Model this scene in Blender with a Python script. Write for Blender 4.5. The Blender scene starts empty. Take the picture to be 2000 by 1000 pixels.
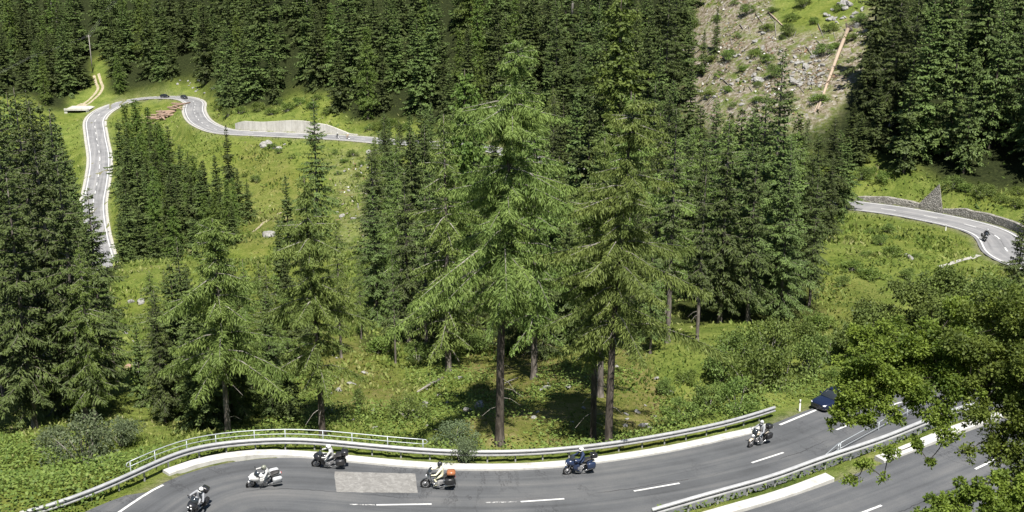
import bpy, math, random
import numpy as np
from mathutils import Vector, Matrix

# ------------------------------------------------------------------ camera, sky, sun, exposure
SC = bpy.context.scene
COL = SC.collection
F_PX, PITCH, CAM_Z = 2400.0, math.radians(16.4), 36.0          # in pixels of the 2000 px wide photograph
cam_d = bpy.data.cameras.new("camera")
cam = bpy.data.objects.new("camera", cam_d)
COL.objects.link(cam)
cam.location = (0, 0, CAM_Z)
cam.rotation_euler = (math.radians(90) - PITCH, 0, 0)
cam_d.sensor_width = 36.0
cam_d.lens = 36.0 * F_PX / 2000.0
cam_d.clip_start = 0.5
cam_d.clip_end = 4000
SC.camera = cam

SUN_EL, SUN_AZ = math.radians(60), math.radians(170)           # azimuth clockwise from +Y (towards +X)
w = bpy.data.worlds.new("World")
SC.world = w
w.use_nodes = True
nt = w.node_tree
bg = nt.nodes["Background"]
sky = nt.nodes.new("ShaderNodeTexSky")
sky.sky_type = 'NISHITA'
sky.sun_disc = False
sky.sun_elevation = SUN_EL
sky.sun_rotation = SUN_AZ
sky.altitude = 1800
nt.links.new(sky.outputs[0], bg.inputs[0])
bg.inputs[1].default_value = 0.055
sun_d = bpy.data.lights.new("sun", 'SUN')
sun_d.energy = 5.0
sun_d.angle = math.radians(0.5)
sun_d.color = (1.0, 0.955, 0.88)
sun = bpy.data.objects.new("sun", sun_d)
COL.objects.link(sun)
sd = Vector((math.sin(SUN_AZ) * math.cos(SUN_EL), math.cos(SUN_AZ) * math.cos(SUN_EL), math.sin(SUN_EL)))
sun.rotation_euler = sd.to_track_quat('Z', 'Y').to_euler()
sun.location = (80, -40, 160)
SC.view_settings.view_transform = 'Standard'
SC.view_settings.look = 'None'
SC.view_settings.exposure = 0.95
SC.view_settings.gamma = 1
SC.view_settings.use_curve_mapping = False
SC.cycles.max_bounces = 6
SC.cycles.diffuse_bounces = 4
SC.cycles.glossy_bounces = 2
SC.cycles.transmission_bounces = 3
SC.cycles.transparent_max_bounces = 4

# ------------------------------------------------------------------ pixel helpers (only to measure where things stand)
CP, SP = math.cos(PITCH), math.sin(PITCH)

def ray(u, v):
    a = (u - 1000.0) / F_PX
    b = (500.0 - v) / F_PX
    return np.array([a, CP + b * SP, -SP + b * CP])

def at_y(u, v, y):
    d = ray(u, v)
    return np.array([0, 0, CAM_Z]) + d * (y / d[1])

def at_z(u, v, z):
    d = ray(u, v)
    return np.array([0, 0, CAM_Z]) + d * ((z - CAM_Z) / d[2])

def project(p):
    p = np.atleast_2d(p) - np.array([0, 0, CAM_Z])
    dep = p[:, 1] * CP - p[:, 2] * SP
    up = p[:, 1] * SP + p[:, 2] * CP
    return 1000 + F_PX * p[:, 0] / dep, 500 - F_PX * up / dep, dep

def in_poly(u, v, poly):
    u = np.atleast_1d(u); v = np.atleast_1d(v)
    c = np.zeros(u.shape, bool)
    n = len(poly)
    for i in range(n):
        x1, y1 = poly[i]; x2, y2 = poly[(i + 1) % n]
        k = ((y1 > v) != (y2 > v))
        with np.errstate(divide='ignore', invalid='ignore'):
            c ^= k & (u < (x2 - x1) * (v - y1) / (y2 - y1 + 1e-12) + x1)
    return c

def spline(P, step=1.0):
    """Catmull-Rom through P, resampled evenly"""
    P = np.asarray(P, float)
    Q = np.vstack([2 * P[0] - P[1], P, 2 * P[-1] - P[-2]])
    out = []
    for i in range(len(P) - 1):
        p0, p1, p2, p3 = Q[i], Q[i + 1], Q[i + 2], Q[i + 3]
        n = max(4, int(np.linalg.norm(p2 - p1) / step * 3))
        t = np.linspace(0, 1, n, endpoint=False)[:, None]
        out.append(.5 * ((2 * p1) + (-p0 + p2) * t + (2 * p0 - 5 * p1 + 4 * p2 - p3) * t ** 2 + (-p0 + 3 * p1 - 3 * p2 + p3) * t ** 3))
    out = np.vstack(out + [P[-1:]])
    d = np.r_[0, np.cumsum(np.linalg.norm(np.diff(out[:, :3], axis=0), axis=1))]
    n = max(2, int(d[-1] / step) + 1)
    s = np.linspace(0, d[-1], n)
    return np.stack([np.interp(s, d, out[:, k]) for k in range(out.shape[1])], 1)

def normals2d(P):
    T = np.gradient(P[:, :2], axis=0)
    T /= np.linalg.norm(T, axis=1)[:, None] + 1e-9
    return np.stack([-T[:, 1], T[:, 0]], 1), T                  # left-hand normal, tangent

def smooth(P, k=3, n=2):
    P = P.copy()
    for _ in range(n):
        Q = P.copy()
        for i in range(1, len(P) - 1):
            a, b = max(0, i - k), min(len(P), i + k + 1)
            Q[i] = P[a:b].mean(0)
        P = Q
    return P

# ------------------------------------------------------------------ materials
def mat(name):
    m = bpy.data.materials.new(name)
    m.use_nodes = True
    m.node_tree.nodes.clear()
    return m, m.node_tree

class N:
    """tiny node builder"""
    def __init__(s, tree): s.t = tree
    def new(s, typ, **kw):
        n = s.t.nodes.new(typ)
        for k, v in kw.items(): setattr(n, k, v)
        return n
    def put(s, sock, v):
        if hasattr(v, 'is_linked') or isinstance(v, bpy.types.NodeSocket): s.t.links.new(v, sock)
        else:
            if isinstance(v, (tuple, list)) and len(v) == 3 and sock.type == 'RGBA': v = (*v, 1)
            sock.default_value = v
    def coord(s, kind='Object'): return s.new('ShaderNodeTexCoord').outputs[kind]
    def attr(s, name, out='Fac'): return s.new('ShaderNodeAttribute', attribute_name=name).outputs[out]
    def noise(s, vec, scale, detail=4, rough=.6, dist=0):
        n = s.new('ShaderNodeTexNoise'); s.put(n.inputs['Vector'], vec)
        n.inputs['Scale'].default_value = scale; n.inputs['Detail'].default_value = detail
        n.inputs['Roughness'].default_value = rough; n.inputs['Distortion'].default_value = dist
        return n.outputs['Fac']
    def voro(s, vec, scale, out='Distance', feature='F1'):
        n = s.new('ShaderNodeTexVoronoi', feature=feature); s.put(n.inputs['Vector'], vec); n.inputs['Scale'].default_value = scale
        return n.outputs[out]
    def ramp(s, fac, stops, interp='LINEAR'):
        n = s.new('ShaderNodeValToRGB'); s.put(n.inputs[0], fac); cr = n.color_ramp; cr.interpolation = interp
        while len(cr.elements) > 1: cr.elements.remove(cr.elements[-1])
        for i, (p, c) in enumerate(stops):
            e = cr.elements[0] if i == 0 else cr.elements.new(p)
            e.position = p
            e.color = (c, c, c, 1) if isinstance(c, (int, float)) else (*c, 1)
        return n.outputs[0]
    def mix(s, fac, a, b, mode='MIX'):
        n = s.new('ShaderNodeMix', data_type='RGBA', blend_type=mode)
        s.put(n.inputs[0], fac); s.put(n.inputs[6], a); s.put(n.inputs[7], b)
        return n.outputs[2]
    def math(s, op, a, b=0.0, clamp=False):
        n = s.new('ShaderNodeMath', operation=op, use_clamp=clamp); s.put(n.inputs[0], a); s.put(n.inputs[1], b)
        return n.outputs[0]
    def bump(s, h, strength=.5, dist=.05):
        n = s.new('ShaderNodeBump'); n.inputs['Strength'].default_value = strength; n.inputs['Distance'].default_value = dist
        s.put(n.inputs['Height'], h); return n.outputs[0]
    def hsv(s, c, h=.5, sat=1., v=1.):
        n = s.new('ShaderNodeHueSaturation'); s.put(n.inputs['Hue'], h); s.put(n.inputs['Saturation'], sat); s.put(n.inputs['Value'], v); s.put(n.inputs['Color'], c)
        return n.outputs[0]
    def mapping(s, vec, scale=(1, 1, 1)):
        n = s.new('ShaderNodeMapping'); s.put(n.inputs[0], vec); n.inputs['Scale'].default_value = scale
        return n.outputs[0]
    def surf(s, color, rough=.8, metal=0., spec=.3, normal=None, transl=None, tw=.25, coat=0.):
        p = s.new('ShaderNodeBsdfPrincipled')
        s.put(p.inputs['Base Color'], color); s.put(p.inputs['Roughness'], rough); s.put(p.inputs['Metallic'], metal)
        p.inputs['Specular IOR Level'].default_value = spec
        p.inputs['Coat Weight'].default_value = coat
        if normal is not None: s.put(p.inputs['Normal'], normal)
        o = s.new('ShaderNodeOutputMaterial')
        if transl is not None:
            tr = s.new('ShaderNodeBsdfTranslucent'); s.put(tr.inputs[0], transl)
            mx = s.new('ShaderNodeMixShader'); mx.inputs[0].default_value = tw
            s.t.links.new(p.outputs[0], mx.inputs[1]); s.t.links.new(tr.outputs[0], mx.inputs[2]); s.t.links.new(mx.outputs[0], o.inputs[0])
        else:
            s.t.links.new(p.outputs[0], o.inputs[0])
        return p

def simple(name, c, rough=.6, metal=0., spec=.4, vary=.12, scale=6., coat=0.):
    m, t = mat(name); n = N(t)
    k = n.noise(n.coord(), scale, 5)
    lo = tuple(x * (1 - vary) for x in c); hi = tuple(min(1, x * (1 + vary)) for x in c)
    n.surf(n.mix(k, lo, hi), rough, metal, spec, coat=coat)
    return m

def leaf_mat(name, dark, light, tip=None, objvar=.35, tw=.22, scale=.5):
    m, t = mat(name); n = N(t)
    a = n.attr('shade')                                          # a random number per leaf
    oi = n.new('ShaderNodeObjectInfo').outputs['Random']
    k = n.noise(n.coord(), scale, 3)
    f = n.math('ADD', n.math('MULTIPLY', a, .6), n.math('MULTIPLY', n.math('SUBTRACT', k, .3), .9), True)
    c = n.mix(f, dark, light)
    c = n.hsv(c, n.math('ADD', .5 - .012, n.math('MULTIPLY', oi, .024)), 1.0, n.math('ADD', 1 - objvar / 2, n.math('MULTIPLY', oi, objvar)))
    n.surf(c, .6, 0, .25, transl=n.hsv(c, .49, 1.1, 1.2), tw=tw)
    return m

def bark_mat(name, a, b, scale=3.):
    m, t = mat(name); n = N(t)
    v = n.mapping(n.coord(), (1, 1, .25))
    k = n.noise(v, scale, 8, .7, .4)
    n.surf(n.ramp(k, [(.36, a), (.5, tuple((x + y) / 2.4 for x, y in zip(a, b))), (.64, b)]), .95, 0, .1, normal=n.bump(n.noise(v, scale * 3, 6), .8, .06))
    return m

# ------------------------------------------------------------------ mesh helpers
def new_mesh(name, V, F, smooth_=False):
    me = bpy.data.meshes.new(name)
    me.from_pydata([tuple(map(float, p)) for p in V], [], [tuple(int(i) for i in f) for f in F])
    if smooth_: me.polygons.foreach_set('use_smooth', [True] * len(me.polygons))
    me.update()
    return me

def quads_mesh(name, Q, shade):
    """Q (n,4,3) loose leaf-sized faces -> mesh with a per-face random number"""
    n = len(Q)
    me = bpy.data.meshes.new(name)
    me.vertices.add(4 * n); me.loops.add(4 * n); me.polygons.add(n)
    me.vertices.foreach_set('co', Q.reshape(-1).astype(np.float32))
    me.loops.foreach_set('vertex_index', np.arange(4 * n, dtype=np.int32))
    me.polygons.foreach_set('loop_start', np.arange(0, 4 * n, 4, dtype=np.int32))
    at = me.attributes.new('shade', 'FLOAT', 'FACE')
    at.data.foreach_set('value', np.asarray(shade, np.float32))
    me.update(calc_edges=True)
    return me

class MB:
    """collects shapes into ONE mesh"""
    def __init__(s): s.V = []; s.F = []; s.M = []
    def add(s, V, F, mi=0):
        o = len(s.V); s.V += [tuple(map(float, p)) for p in V]; s.F += [tuple(i + o for i in f) for f in F]; s.M += [mi] * len(F); return s
    def box(s, c, d, rot=None, mi=0, taper=1.):
        hx, hy, hz = d[0] / 2, d[1] / 2, d[2] / 2
        P = [(-hx, -hy, -hz), (hx, -hy, -hz), (hx, hy, -hz), (-hx, hy, -hz), (-hx * taper, -hy * taper, hz), (hx * taper, -hy * taper, hz), (hx * taper, hy * taper, hz), (-hx * taper, hy * taper, hz)]
        R = rot if rot is not None else Matrix.Identity(3)
        P = [R @ Vector(p) + Vector(c) for p in P]
        return s.add(P, [(0, 3, 2, 1), (4, 5, 6, 7), (0, 1, 5, 4), (1, 2, 6, 5), (2, 3, 7, 6), (3, 0, 4, 7)], mi)
    def tube(s, P, r, n=8, cap=True, mi=0):
        P = [Vector(p) for p in P]
        if not hasattr(r, '__len__'): r = [r] * len(P)
        V = []; F = []
        prev = None
        for i, p in enumerate(P):
            t = (P[min(i + 1, len(P) - 1)] - P[max(i - 1, 0)]).normalized()
            if prev is None:
                a = t.orthogonal().normalized()
            else:
                a = (prev - t * prev.dot(t))
                a = a.normalized() if a.length > 1e-6 else t.orthogonal().normalized()
            prev = a
            b = t.cross(a)
            for k in range(n):
                g = 2 * math.pi * k / n
                V.append(p + (a * math.cos(g) + b * math.sin(g)) * r[i])
        for i in range(len(P) - 1):
            for k in range(n):
                k2 = (k + 1) % n
                F.append((i * n + k, i * n + k2, (i + 1) * n + k2, (i + 1) * n + k))
        if cap:
            F.append(tuple(range(n - 1, -1, -1))); F.append(tuple(range((len(P) - 1) * n, len(P) * n)))
        return s.add(V, F, mi)
    def loft(s, secs, n=12, p=2.6, mi=0, cap=True):
        """secs: (x, yc, zc, half_y, half_z) superellipse sections along x"""
        V = []; F = []
        for (x, yc, zc, hy, hz) in secs:
            for k in range(n):
                g = 2 * math.pi * (k + .5) / n
                c, d = math.cos(g), math.sin(g)
                V.append((x, yc + hy * math.copysign(abs(c) ** (2 / p), c), zc + hz * math.copysign(abs(d) ** (2 / p), d)))
        for i in range(len(secs) - 1):
            for k in range(n):
                k2 = (k + 1) % n
                F.append((i * n + k, i * n + k2, (i + 1) * n + k2, (i + 1) * n + k))
        if cap:
            F.append(tuple(range(n - 1, -1, -1))); F.append(tuple(range((len(secs) - 1) * n, len(secs) * n)))
        return s.add(V, F, mi)
    def torus(s, c, R, r, axis='y', n=24, m=8, sy=1., mi=0):
        V = []; F = []
        for i in range(n):
            g = 2 * math.pi * i / n
            for k in range(m):
                h = 2 * math.pi * k / m
                rr = R + r * math.cos(h); y = r * sy * math.sin(h)
                V.append((c[0] + rr * math.cos(g), c[1] + y, c[2] + rr * math.sin(g)))
        for i in range(n):
            for k in range(m):
                F.append((i * m + k, i * m + (k + 1) % m, ((i + 1) % n) * m + (k + 1) % m, ((i + 1) % n) * m + k))
        return s.add(V, F, mi)
    def ball(s, c, r, n=12, m=8, mi=0, lo=0., hi=1.):
        if not hasattr(r, '__len__'): r = (r, r, r)
        V = []; F = []
        for i in range(m + 1):
            g = math.pi * (lo + (hi - lo) * i / m)
            for k in range(n):
                h = 2 * math.pi * k / n
                V.append((c[0] + r[0] * math.sin(g) * math.cos(h), c[1] + r[1] * math.sin(g) * math.sin(h), c[2] + r[2] * math.cos(g)))
        for i in range(m):
            for k in range(n):
                F.append((i * n + k, (i + 1) * n + k, (i + 1) * n + (k + 1) % n, i * n + (k + 1) % n))
        return s.add(V, F, mi)
    def build(s, name, mats, parent=None, smooth_=False):
        me = new_mesh(name, s.V, s.F, smooth_)
        if not isinstance(mats, (list, tuple)): mats = [mats]
        for m in mats: me.materials.append(m)
        if len(mats) > 1: me.polygons.foreach_set('material_index', s.M)
        return link(name, me, parent)

def link(name, data, parent=None):
    o = bpy.data.objects.new(name, data)
    COL.objects.link(o)
    if parent is not None: o.parent = parent
    return o

def tag(o, label=None, cat=None, group=None, kind=None):
    if label: o['label'] = label
    if cat: o['category'] = cat
    if group: o['group'] = group
    if kind: o['kind'] = kind
    return o

def empty(name, loc, label, cat, group=None, rz=0.):
    o = bpy.data.objects.new(name, None)
    COL.objects.link(o)
    o.empty_display_size = .3
    o.location = tuple(map(float, loc)); o.rotation_euler = (0, 0, rz)
    return tag(o, label, cat, group)

# ------------------------------------------------------------------ where the road runs
def leg_z(x): return -0.075 * (x + 24)                           # the first leg falls to the right
def on_leg(u, v):
    z = -1.5
    for _ in range(12):
        p = at_z(u, v, z); z = leg_z(p[0])
    return at_z(u, v, z)

EDGE1_PX = [(330, 925), (400, 905), (500, 892), (600, 895), (700, 905), (800, 914), (900, 919), (1000, 919), (1100, 913), (1200, 901), (1300, 885), (1400, 864), (1500, 838), (1590, 804), (1650, 778)]
EDGE1 = np.array([on_leg(u, v) for u, v in EDGE1_PX])            # outer edge of the asphalt, left to right
e1 = spline(EDGE1, 1.0)
n1, t1 = normals2d(e1)
W1 = 8.6
c1 = e1.copy(); c1[:, :2] -= n1 * W1 / 2                         # left normal points away from the camera; centre lies nearer
LEG2_PX = [(1300, 1042), (1400, 1012), (1540, 971), (1640, 934), (1760, 892), (1860, 851), (1960, 815)]
def leg2_z(x): return 1.9 + .06 * (x - 16)
def on_leg2(u, v):
    z = 2.0
    for _ in range(12):
        p = at_z(u, v, z); z = leg2_z(p[0])
    return at_z(u, v, z)
EDGE2 = np.array([on_leg2(u, v) for u, v in LEG2_PX])            # inner (valley side) edge of the upper leg, left to right
e2 = spline(EDGE2, 1.0)
n2, t2 = normals2d(e2)
W2 = 9.4
c2 = e2.copy(); c2[:, :2] -= n2 * W2 / 2
bend = [(-18.9, 66.6, .0), (-21.6, 60.5, .25), (-20.0, 54.6, .45), (-13.0, 51.6, .6), (-6.0, 51.4, .75)]
c2a = c2[c2[:, 0] > 3.0]
p0 = c1[0]
right_run = [(47.5, 97.5, -5.4), (58, 106, -6.6), (67, 119, -8.2), (73, 137, -10.3), (73.5, 154, -12.3)]
far1 = [at_z(1976, 500, -14.0), at_z(1955, 467, -14.8), at_z(1914, 445, -15.2), at_z(1820, 424, -16.0), at_z(1720, 407, -16.8)]
far2 = [(46, 228, -18.8), (30, 252, -22), (14, 286, -26), (0, 320, -30), (-13, 347, -33)]
far3 = [at_z(780, 278, -36.0), at_z(690, 270, -37.0), at_z(600, 265, -38.0), at_z(500, 260.5, -39.0), at_z(440, 257, -39.8), at_z(408, 247, -40.4), at_z(388, 234, -41.2),
        at_z(379, 216, -42.0), at_z(380, 200, -43.0), at_z(360, 191.5, -43.5), at_z(320, 190, -44.5), at_z(270, 193.5, -46), at_z(218, 208, -48), at_z(187, 231, -50),
        at_z(188, 265, -52.5), at_z(195, 310, -55), at_z(190, 355, -57.8), at_z(182, 400, -60), at_z(186, 450, -62.3), at_z(196, 495, -64), at_z(215, 560, -67)]
CENTRE = np.vstack([c2a[::-6], np.array(bend)[::-1], c1[::6], np.array(right_run)])
CENTRE = smooth(spline(CENTRE, 1.0), 3, 2)
FAR = smooth(spline(np.vstack([np.array(right_run)[2:], np.array(far1), np.array(far2), np.array(far3)]), 1.5), 2, 2)
ROADS = [(CENTRE, 4.4), (FAR, 3.6)]

# ------------------------------------------------------------------ terrain: a smooth surface through measured ground points
ctrl = []
for u, v, y in [(1000, 840, 85), (1000, 780, 96.5), (1000, 750, 103), (1000, 700, 115), (1200, 780, 96), (1200, 720, 108), (800, 780, 98), (800, 720, 112), (800, 680, 124),
                (600, 800, 95), (620, 700, 118), (650, 660, 130), (500, 830, 90), (400, 830, 91), (300, 860, 87), (200, 860, 88), (250, 780, 104), (240, 700, 125), (240, 620, 158), (260, 560, 190), (285, 512, 222),
                (100, 930, 76), (0, 900, 80), (20, 970, 69), (120, 840, 92), (0, 800, 100), (0, 600, 150),
                (1400, 800, 88), (1500, 760, 93), (1600, 745, 97), (1400, 700, 106), (1500, 650, 118), (1600, 600, 132), (1700, 560, 147), (1800, 530, 159), (1880, 505, 168), (1650, 500, 165), (1700, 450, 187), (1800, 480, 174),
                (1550, 570, 141), (500, 480, 268), (520, 430, 300), (700, 400, 312), (700, 340, 345), (560, 330, 352), (720, 470, 268), (600, 520, 235),
                (420, 300, 378), (300, 300, 425), (300, 230, 470), (330, 225, 472), (240, 420, 362), (300, 480, 330), (400, 450, 318),
                (140, 280, 458), (120, 340, 425), (60, 190, 515), (150, 195, 514), (240, 178, 520), (180, 150, 540), (190, 60, 580), (100, 100, 575), (0, 100, 580), (0, 0, 640), (200, 0, 610),
                (340, 172, 512), (400, 165, 512), (430, 200, 480), (450, 215, 455), (520, 215, 425), (570, 190, 432), (640, 180, 420), (500, 80, 462), (500, 0, 500), (760, 230, 392), (760, 100, 435), (760, 0, 470),
                (1000, 0, 425), (1000, 150, 385), (1200, 150, 330), (1200, 0, 365), (1400, 200, 270), (1400, 100, 297), (1400, 0, 325), (1550, 200, 252), (1550, 100, 277), (1600, 0, 300), (1700, 300, 229), (1700, 100, 268), (1850, 350, 213), (1850, 150, 245), (1990, 380, 203), (2000, 200, 236), (2000, 0, 272), (1850, 0, 275)]:
    ctrl.append(at_y(u, v, y))
ctrl += [np.array(p, float) for p in [(0, 0, 33.5), (60, 0, 36), (-60, 0, 30), (0, 25, 20), (40, 25, 24), (-40, 25, 15), (0, -20, 46), (60, 40, 16), (95, 60, 20), (-60, 60, 0), (-90, 60, -5), (120, 110, 8), (140, 170, 18), (130, 60, 30),
         (-120, 110, -14), (-110, 160, -30), (-170, 200, -40), (-110, 250, -49), (-160, 300, -58), (-170, 380, -60), (-220, 420, -58), (-260, 500, -45), (-300, 600, -25), (-330, 330, -50), (-300, 200, -30),
         (-60, 180, -27), (-60, 250, -43), (-20, 160, -18), (10, 160, -13.5), (40, 160, -12.5), (0, 220, -23), (40, 200, -16), (-30, 300, -36), (0, 280, -28),
         (-100, 640, 70), (100, 520, 130), (220, 420, 130), (230, 260, 70), (-250, 750, 60), (-400, 750, 30), (100, 800, 260), (-100, 850, 180), (300, 700, 280), (-420, 900, 120), (350, 300, 130), (300, 120, 70), (-420, 400, -10)]]
nn, tt = normals2d(CENTRE)
for i in range(0, len(CENTRE), 8):
    ctrl.append(CENTRE[i])
nn1 = n1
for i in range(2, len(e1), 6):
    for off, dz in ((2.4, -.25), (6.5, -2.0)):
        ctrl.append(np.array([e1[i, 0] + n1[i, 0] * off, e1[i, 1] + n1[i, 1] * off, e1[i, 2] + dz]))
for i in range(0, len(FAR), 8): ctrl.append(FAR[i])
ctrl = np.array(ctrl)
keep = []
for i, p in enumerate(ctrl):                                     # thin out near-duplicates
    if all(np.hypot(*(p[:2] - ctrl[j, :2])) > 1.2 for j in keep): keep.append(i)
ctrl = ctrl[keep]
S_ = 100.0
def _k(r2):
    with np.errstate(divide='ignore', invalid='ignore'):
        o = .5 * r2 * np.log(r2)
    return np.where(r2 > 1e-12, o, 0)
X = ctrl[:, :2] / S_
n_ = len(X)
A = np.zeros((n_ + 3, n_ + 3))
A[:n_, :n_] = _k(((X[:, None] - X[None]) ** 2).sum(-1)) + np.eye(n_) * 2e-4
A[:n_, n_] = 1; A[:n_, n_ + 1:] = X
A[n_:, :n_] = A[:n_, n_:].T
SOL = np.linalg.solve(A, np.r_[ctrl[:, 2], 0, 0, 0])
def rbf(x, y):
    out = np.empty(len(x))
    for a in range(0, len(x), 20000):
        q = np.stack([x[a:a + 20000], y[a:a + 20000]], 1) / S_
        out[a:a + 20000] = _k(((q[:, None] - X[None]) ** 2).sum(-1)) @ SOL[:n_] + SOL[n_] + q @ SOL[n_ + 1:]
    return out

NS, NY = 470, 470
sv = np.linspace(-.66, .66, NS)
yv = np.exp(np.linspace(math.log(22), math.log(930), NY)) - 30   # rows grow with distance
SS, YY = np.meshgrid(sv, yv)
XX = SS * (YY + 30)
gx, gy = XX.ravel(), YY.ravel()
gz = rbf(gx, gy)
rs = np.random.RandomState(4)
def vnoise(x, y, f, seed):
    """cheap smooth value noise"""
    r = np.random.RandomState(seed).rand(256, 256)
    a, b = x * f, y * f
    i, j = np.floor(a).astype(int), np.floor(b).astype(int)
    fa, fb = a - i, b - j
    fa = fa * fa * (3 - 2 * fa); fb = fb * fb * (3 - 2 * fb)
    g = lambda p, q: r[p % 256, q % 256]
    return (g(i, j) * (1 - fa) + g(i + 1, j) * fa) * (1 - fb) + (g(i, j + 1) * (1 - fa) + g(i + 1, j + 1) * fa) * fb
gz += (vnoise(gx, gy, .09, 1) - .5) * 1.1 + (vnoise(gx, gy, .3, 2) - .5) * .5 + (vnoise(gx, gy, .9, 3) - .5) * .16
def road_near(x, y):
    """distance to, height of and half width of the nearest road"""
    bd = np.full(len(x), 1e9); bz = np.zeros(len(x)); bw = np.zeros(len(x))
    for P, hw in ROADS:
        for a in range(0, len(x), 20000):
            sl = slice(a, a + 20000)
            d2 = (x[sl, None] - P[None, ::2, 0]) ** 2 + (y[sl, None] - P[None, ::2, 1]) ** 2
            k = d2.argmin(1)
            d = np.sqrt(d2[np.arange(len(k)), k]) - hw
            u = d < bd[sl]
            bd[sl] = np.where(u, d, bd[sl]); bz[sl] = np.where(u, P[::2][k, 2], bz[sl]); bw[sl] = np.where(u, hw, bw[sl])
    return bd, bz, bw
rd, rz, rw = road_near(gx, gy)
wgt = np.clip((rd - 1.6) / 3.5, 0, 1); wgt = wgt * wgt * (3 - 2 * wgt)
flat = rz - .12
gz = gz * wgt + flat * (1 - wgt)
GZ = gz.reshape(NY, NS)
LOGA, LOGB = math.log(22), math.log(930)
def ground(x, y):
    x = np.atleast_1d(np.asarray(x, float)); y = np.atleast_1d(np.asarray(y, float))
    fy = np.clip((np.log(np.maximum(y + 30, 1)) - LOGA) / (LOGB - LOGA) * (NY - 1), 0, NY - 1.001)
    fx = np.clip((x / np.maximum(y + 30, 1) + .66) / 1.32 * (NS - 1), 0, NS - 1.001)
    i, j = fy.astype(int), fx.astype(int)
    a, b = fy - i, fx - j
    return (GZ[i, j] * (1 - b) + GZ[i, j + 1] * b) * (1 - a) + (GZ[i + 1, j] * (1 - b) + GZ[i + 1, j + 1] * b) * a
def hit(u, v, y0=45, y1=760):
    """first ground point seen at photo pixel (u, v)"""
    d = ray(u, v)
    y = np.exp(np.linspace(math.log(y0), math.log(y1), 1500))
    P = np.array([0, 0, CAM_Z]) + d[None] * (y / d[1])[:, None]
    g = ground(P[:, 0], P[:, 1])
    k = np.argmax(P[:, 2] < g)
    return np.array([P[k, 0], P[k, 1], g[k]])

# ------------------------------------------------------------------ ground sheet
gu, gv, gd = project(np.stack([gx, gy, gz], 1))
wob_u = (vnoise(gx, gy, .05, 21) - .5) * 9000 / np.maximum(gd, 60) + (vnoise(gx, gy, .22, 23) - .5) * 5000 / np.maximum(gd, 60)
wob_v = (vnoise(gx, gy, .05, 22) - .5) * 2500 / np.maximum(gd, 60) + (vnoise(gx, gy, .22, 24) - .5) * 1800 / np.maximum(gd, 60)
def zone(poly, ymin=0, ymax=1e9):
    return (in_poly(gu + wob_u, gv + wob_v, poly) & (gy > ymin) & (gy < ymax) & (gd > 1)).astype(float)
SCREE_PX = [(1335, 70), (1330, 225), (1450, 255), (1620, 250), (1700, 100), (1720, 0), (1640, -40), (1480, -60), (1380, -40)]
FOREST_PX = [(-400, -400), (2600, -400), (2600, 360), (1990, 372), (1860, 366), (1800, 330), (1740, 345), (1690, 300), (1640, 330), (1560, 300), (1400, 300), (1000, 330), (850, 250), (830, 236), (760, 236),
             (690, 238), (650, 205), (640, 185), (575, 182), (520, 212), (440, 215), (415, 170), (340, 160), (300, 176), (240, 184), (205, 180), (203, 110), (176, 110), (172, 176), (140, 180), (125, 213), (80, 213), (55, 186), (0, 186), (-400, 200)]
forest = zone(FOREST_PX, 195)
scree = zone(SCREE_PX, 230)
meadow_top = zone([(1490, -60), (1700, -60), (1700, 40), (1650, 60), (1560, 70), (1520, 50)], 250)
belt = ((gy > 122) & (gy < 330) & (gx > -16 - (gy - 122) * .12) & (gx < 34 + (gy - 122) * .1)).astype(float)
left_wood = ((gx < -45) & (gy > 60) & (gy < 240) & (gx < -38 - (gy - 75) * .235)).astype(float)
dryf = np.clip(zone([(900, 660), (1280, 640), (1330, 860), (900, 870)]) + .5 * zone([(480, 285), (560, 290), (620, 420), (500, 500), (420, 470)], 180)
               + zone([(560, 640), (760, 660), (760, 800), (600, 790)]) * .7 + zone([(1500, 560), (1720, 540), (1690, 640), (1540, 690)]) * .4, 0, 1)
rocky = np.clip(.22 * zone([(640, 380), (770, 330), (770, 470), (660, 500)], 180) + zone([(640, 290), (780, 290), (770, 380), (640, 370)], 250) * .22 + scree, 0, 1)
cleared = rd < 5
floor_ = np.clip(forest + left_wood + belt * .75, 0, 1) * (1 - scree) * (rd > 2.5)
def blur(a, n=3):
    a = a.reshape(NY, NS).copy()
    for _ in range(n):
        p = np.pad(a, 1, mode='edge')
        a = (p[:-2, 1:-1] + p[2:, 1:-1] + p[1:-1, :-2] + p[1:-1, 2:] + 2 * p[1:-1, 1:-1]) / 6
    return a.ravel()
verge = np.clip(1 - rd / 1.3, 0, 1)
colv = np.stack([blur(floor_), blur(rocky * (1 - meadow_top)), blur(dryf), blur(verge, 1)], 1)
fi = (np.arange(NY - 1)[:, None] * NS + np.arange(NS - 1)[None]).ravel()
quads = np.stack([fi, fi + 1, fi + NS + 1, fi + NS], 1)
me = bpy.data.meshes.new('terrain')
me.vertices.add(NS * NY); me.loops.add(4 * len(quads)); me.polygons.add(len(quads))
me.vertices.foreach_set('co', np.stack([gx, gy, gz], 1).ravel().astype(np.float32))
me.loops.foreach_set('vertex_index', quads.ravel().astype(np.int32))
me.polygons.foreach_set('loop_start', np.arange(0, 4 * len(quads), 4, dtype=np.int32))
me.polygons.foreach_set('use_smooth', np.ones(len(quads), bool))
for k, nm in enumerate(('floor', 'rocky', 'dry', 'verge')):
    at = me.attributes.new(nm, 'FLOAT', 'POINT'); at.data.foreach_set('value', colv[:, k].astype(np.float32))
me.update(calc_edges=True)
m, t = mat('meadow ground'); n = N(t)
co = n.coord()
big = n.noise(co, .035, 4, .6); mid_ = n.noise(co, .22, 5, .65, .3); fine = n.noise(co, 1.6, 6, .7); tiny = n.noise(co, 7, 3, .7)
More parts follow.
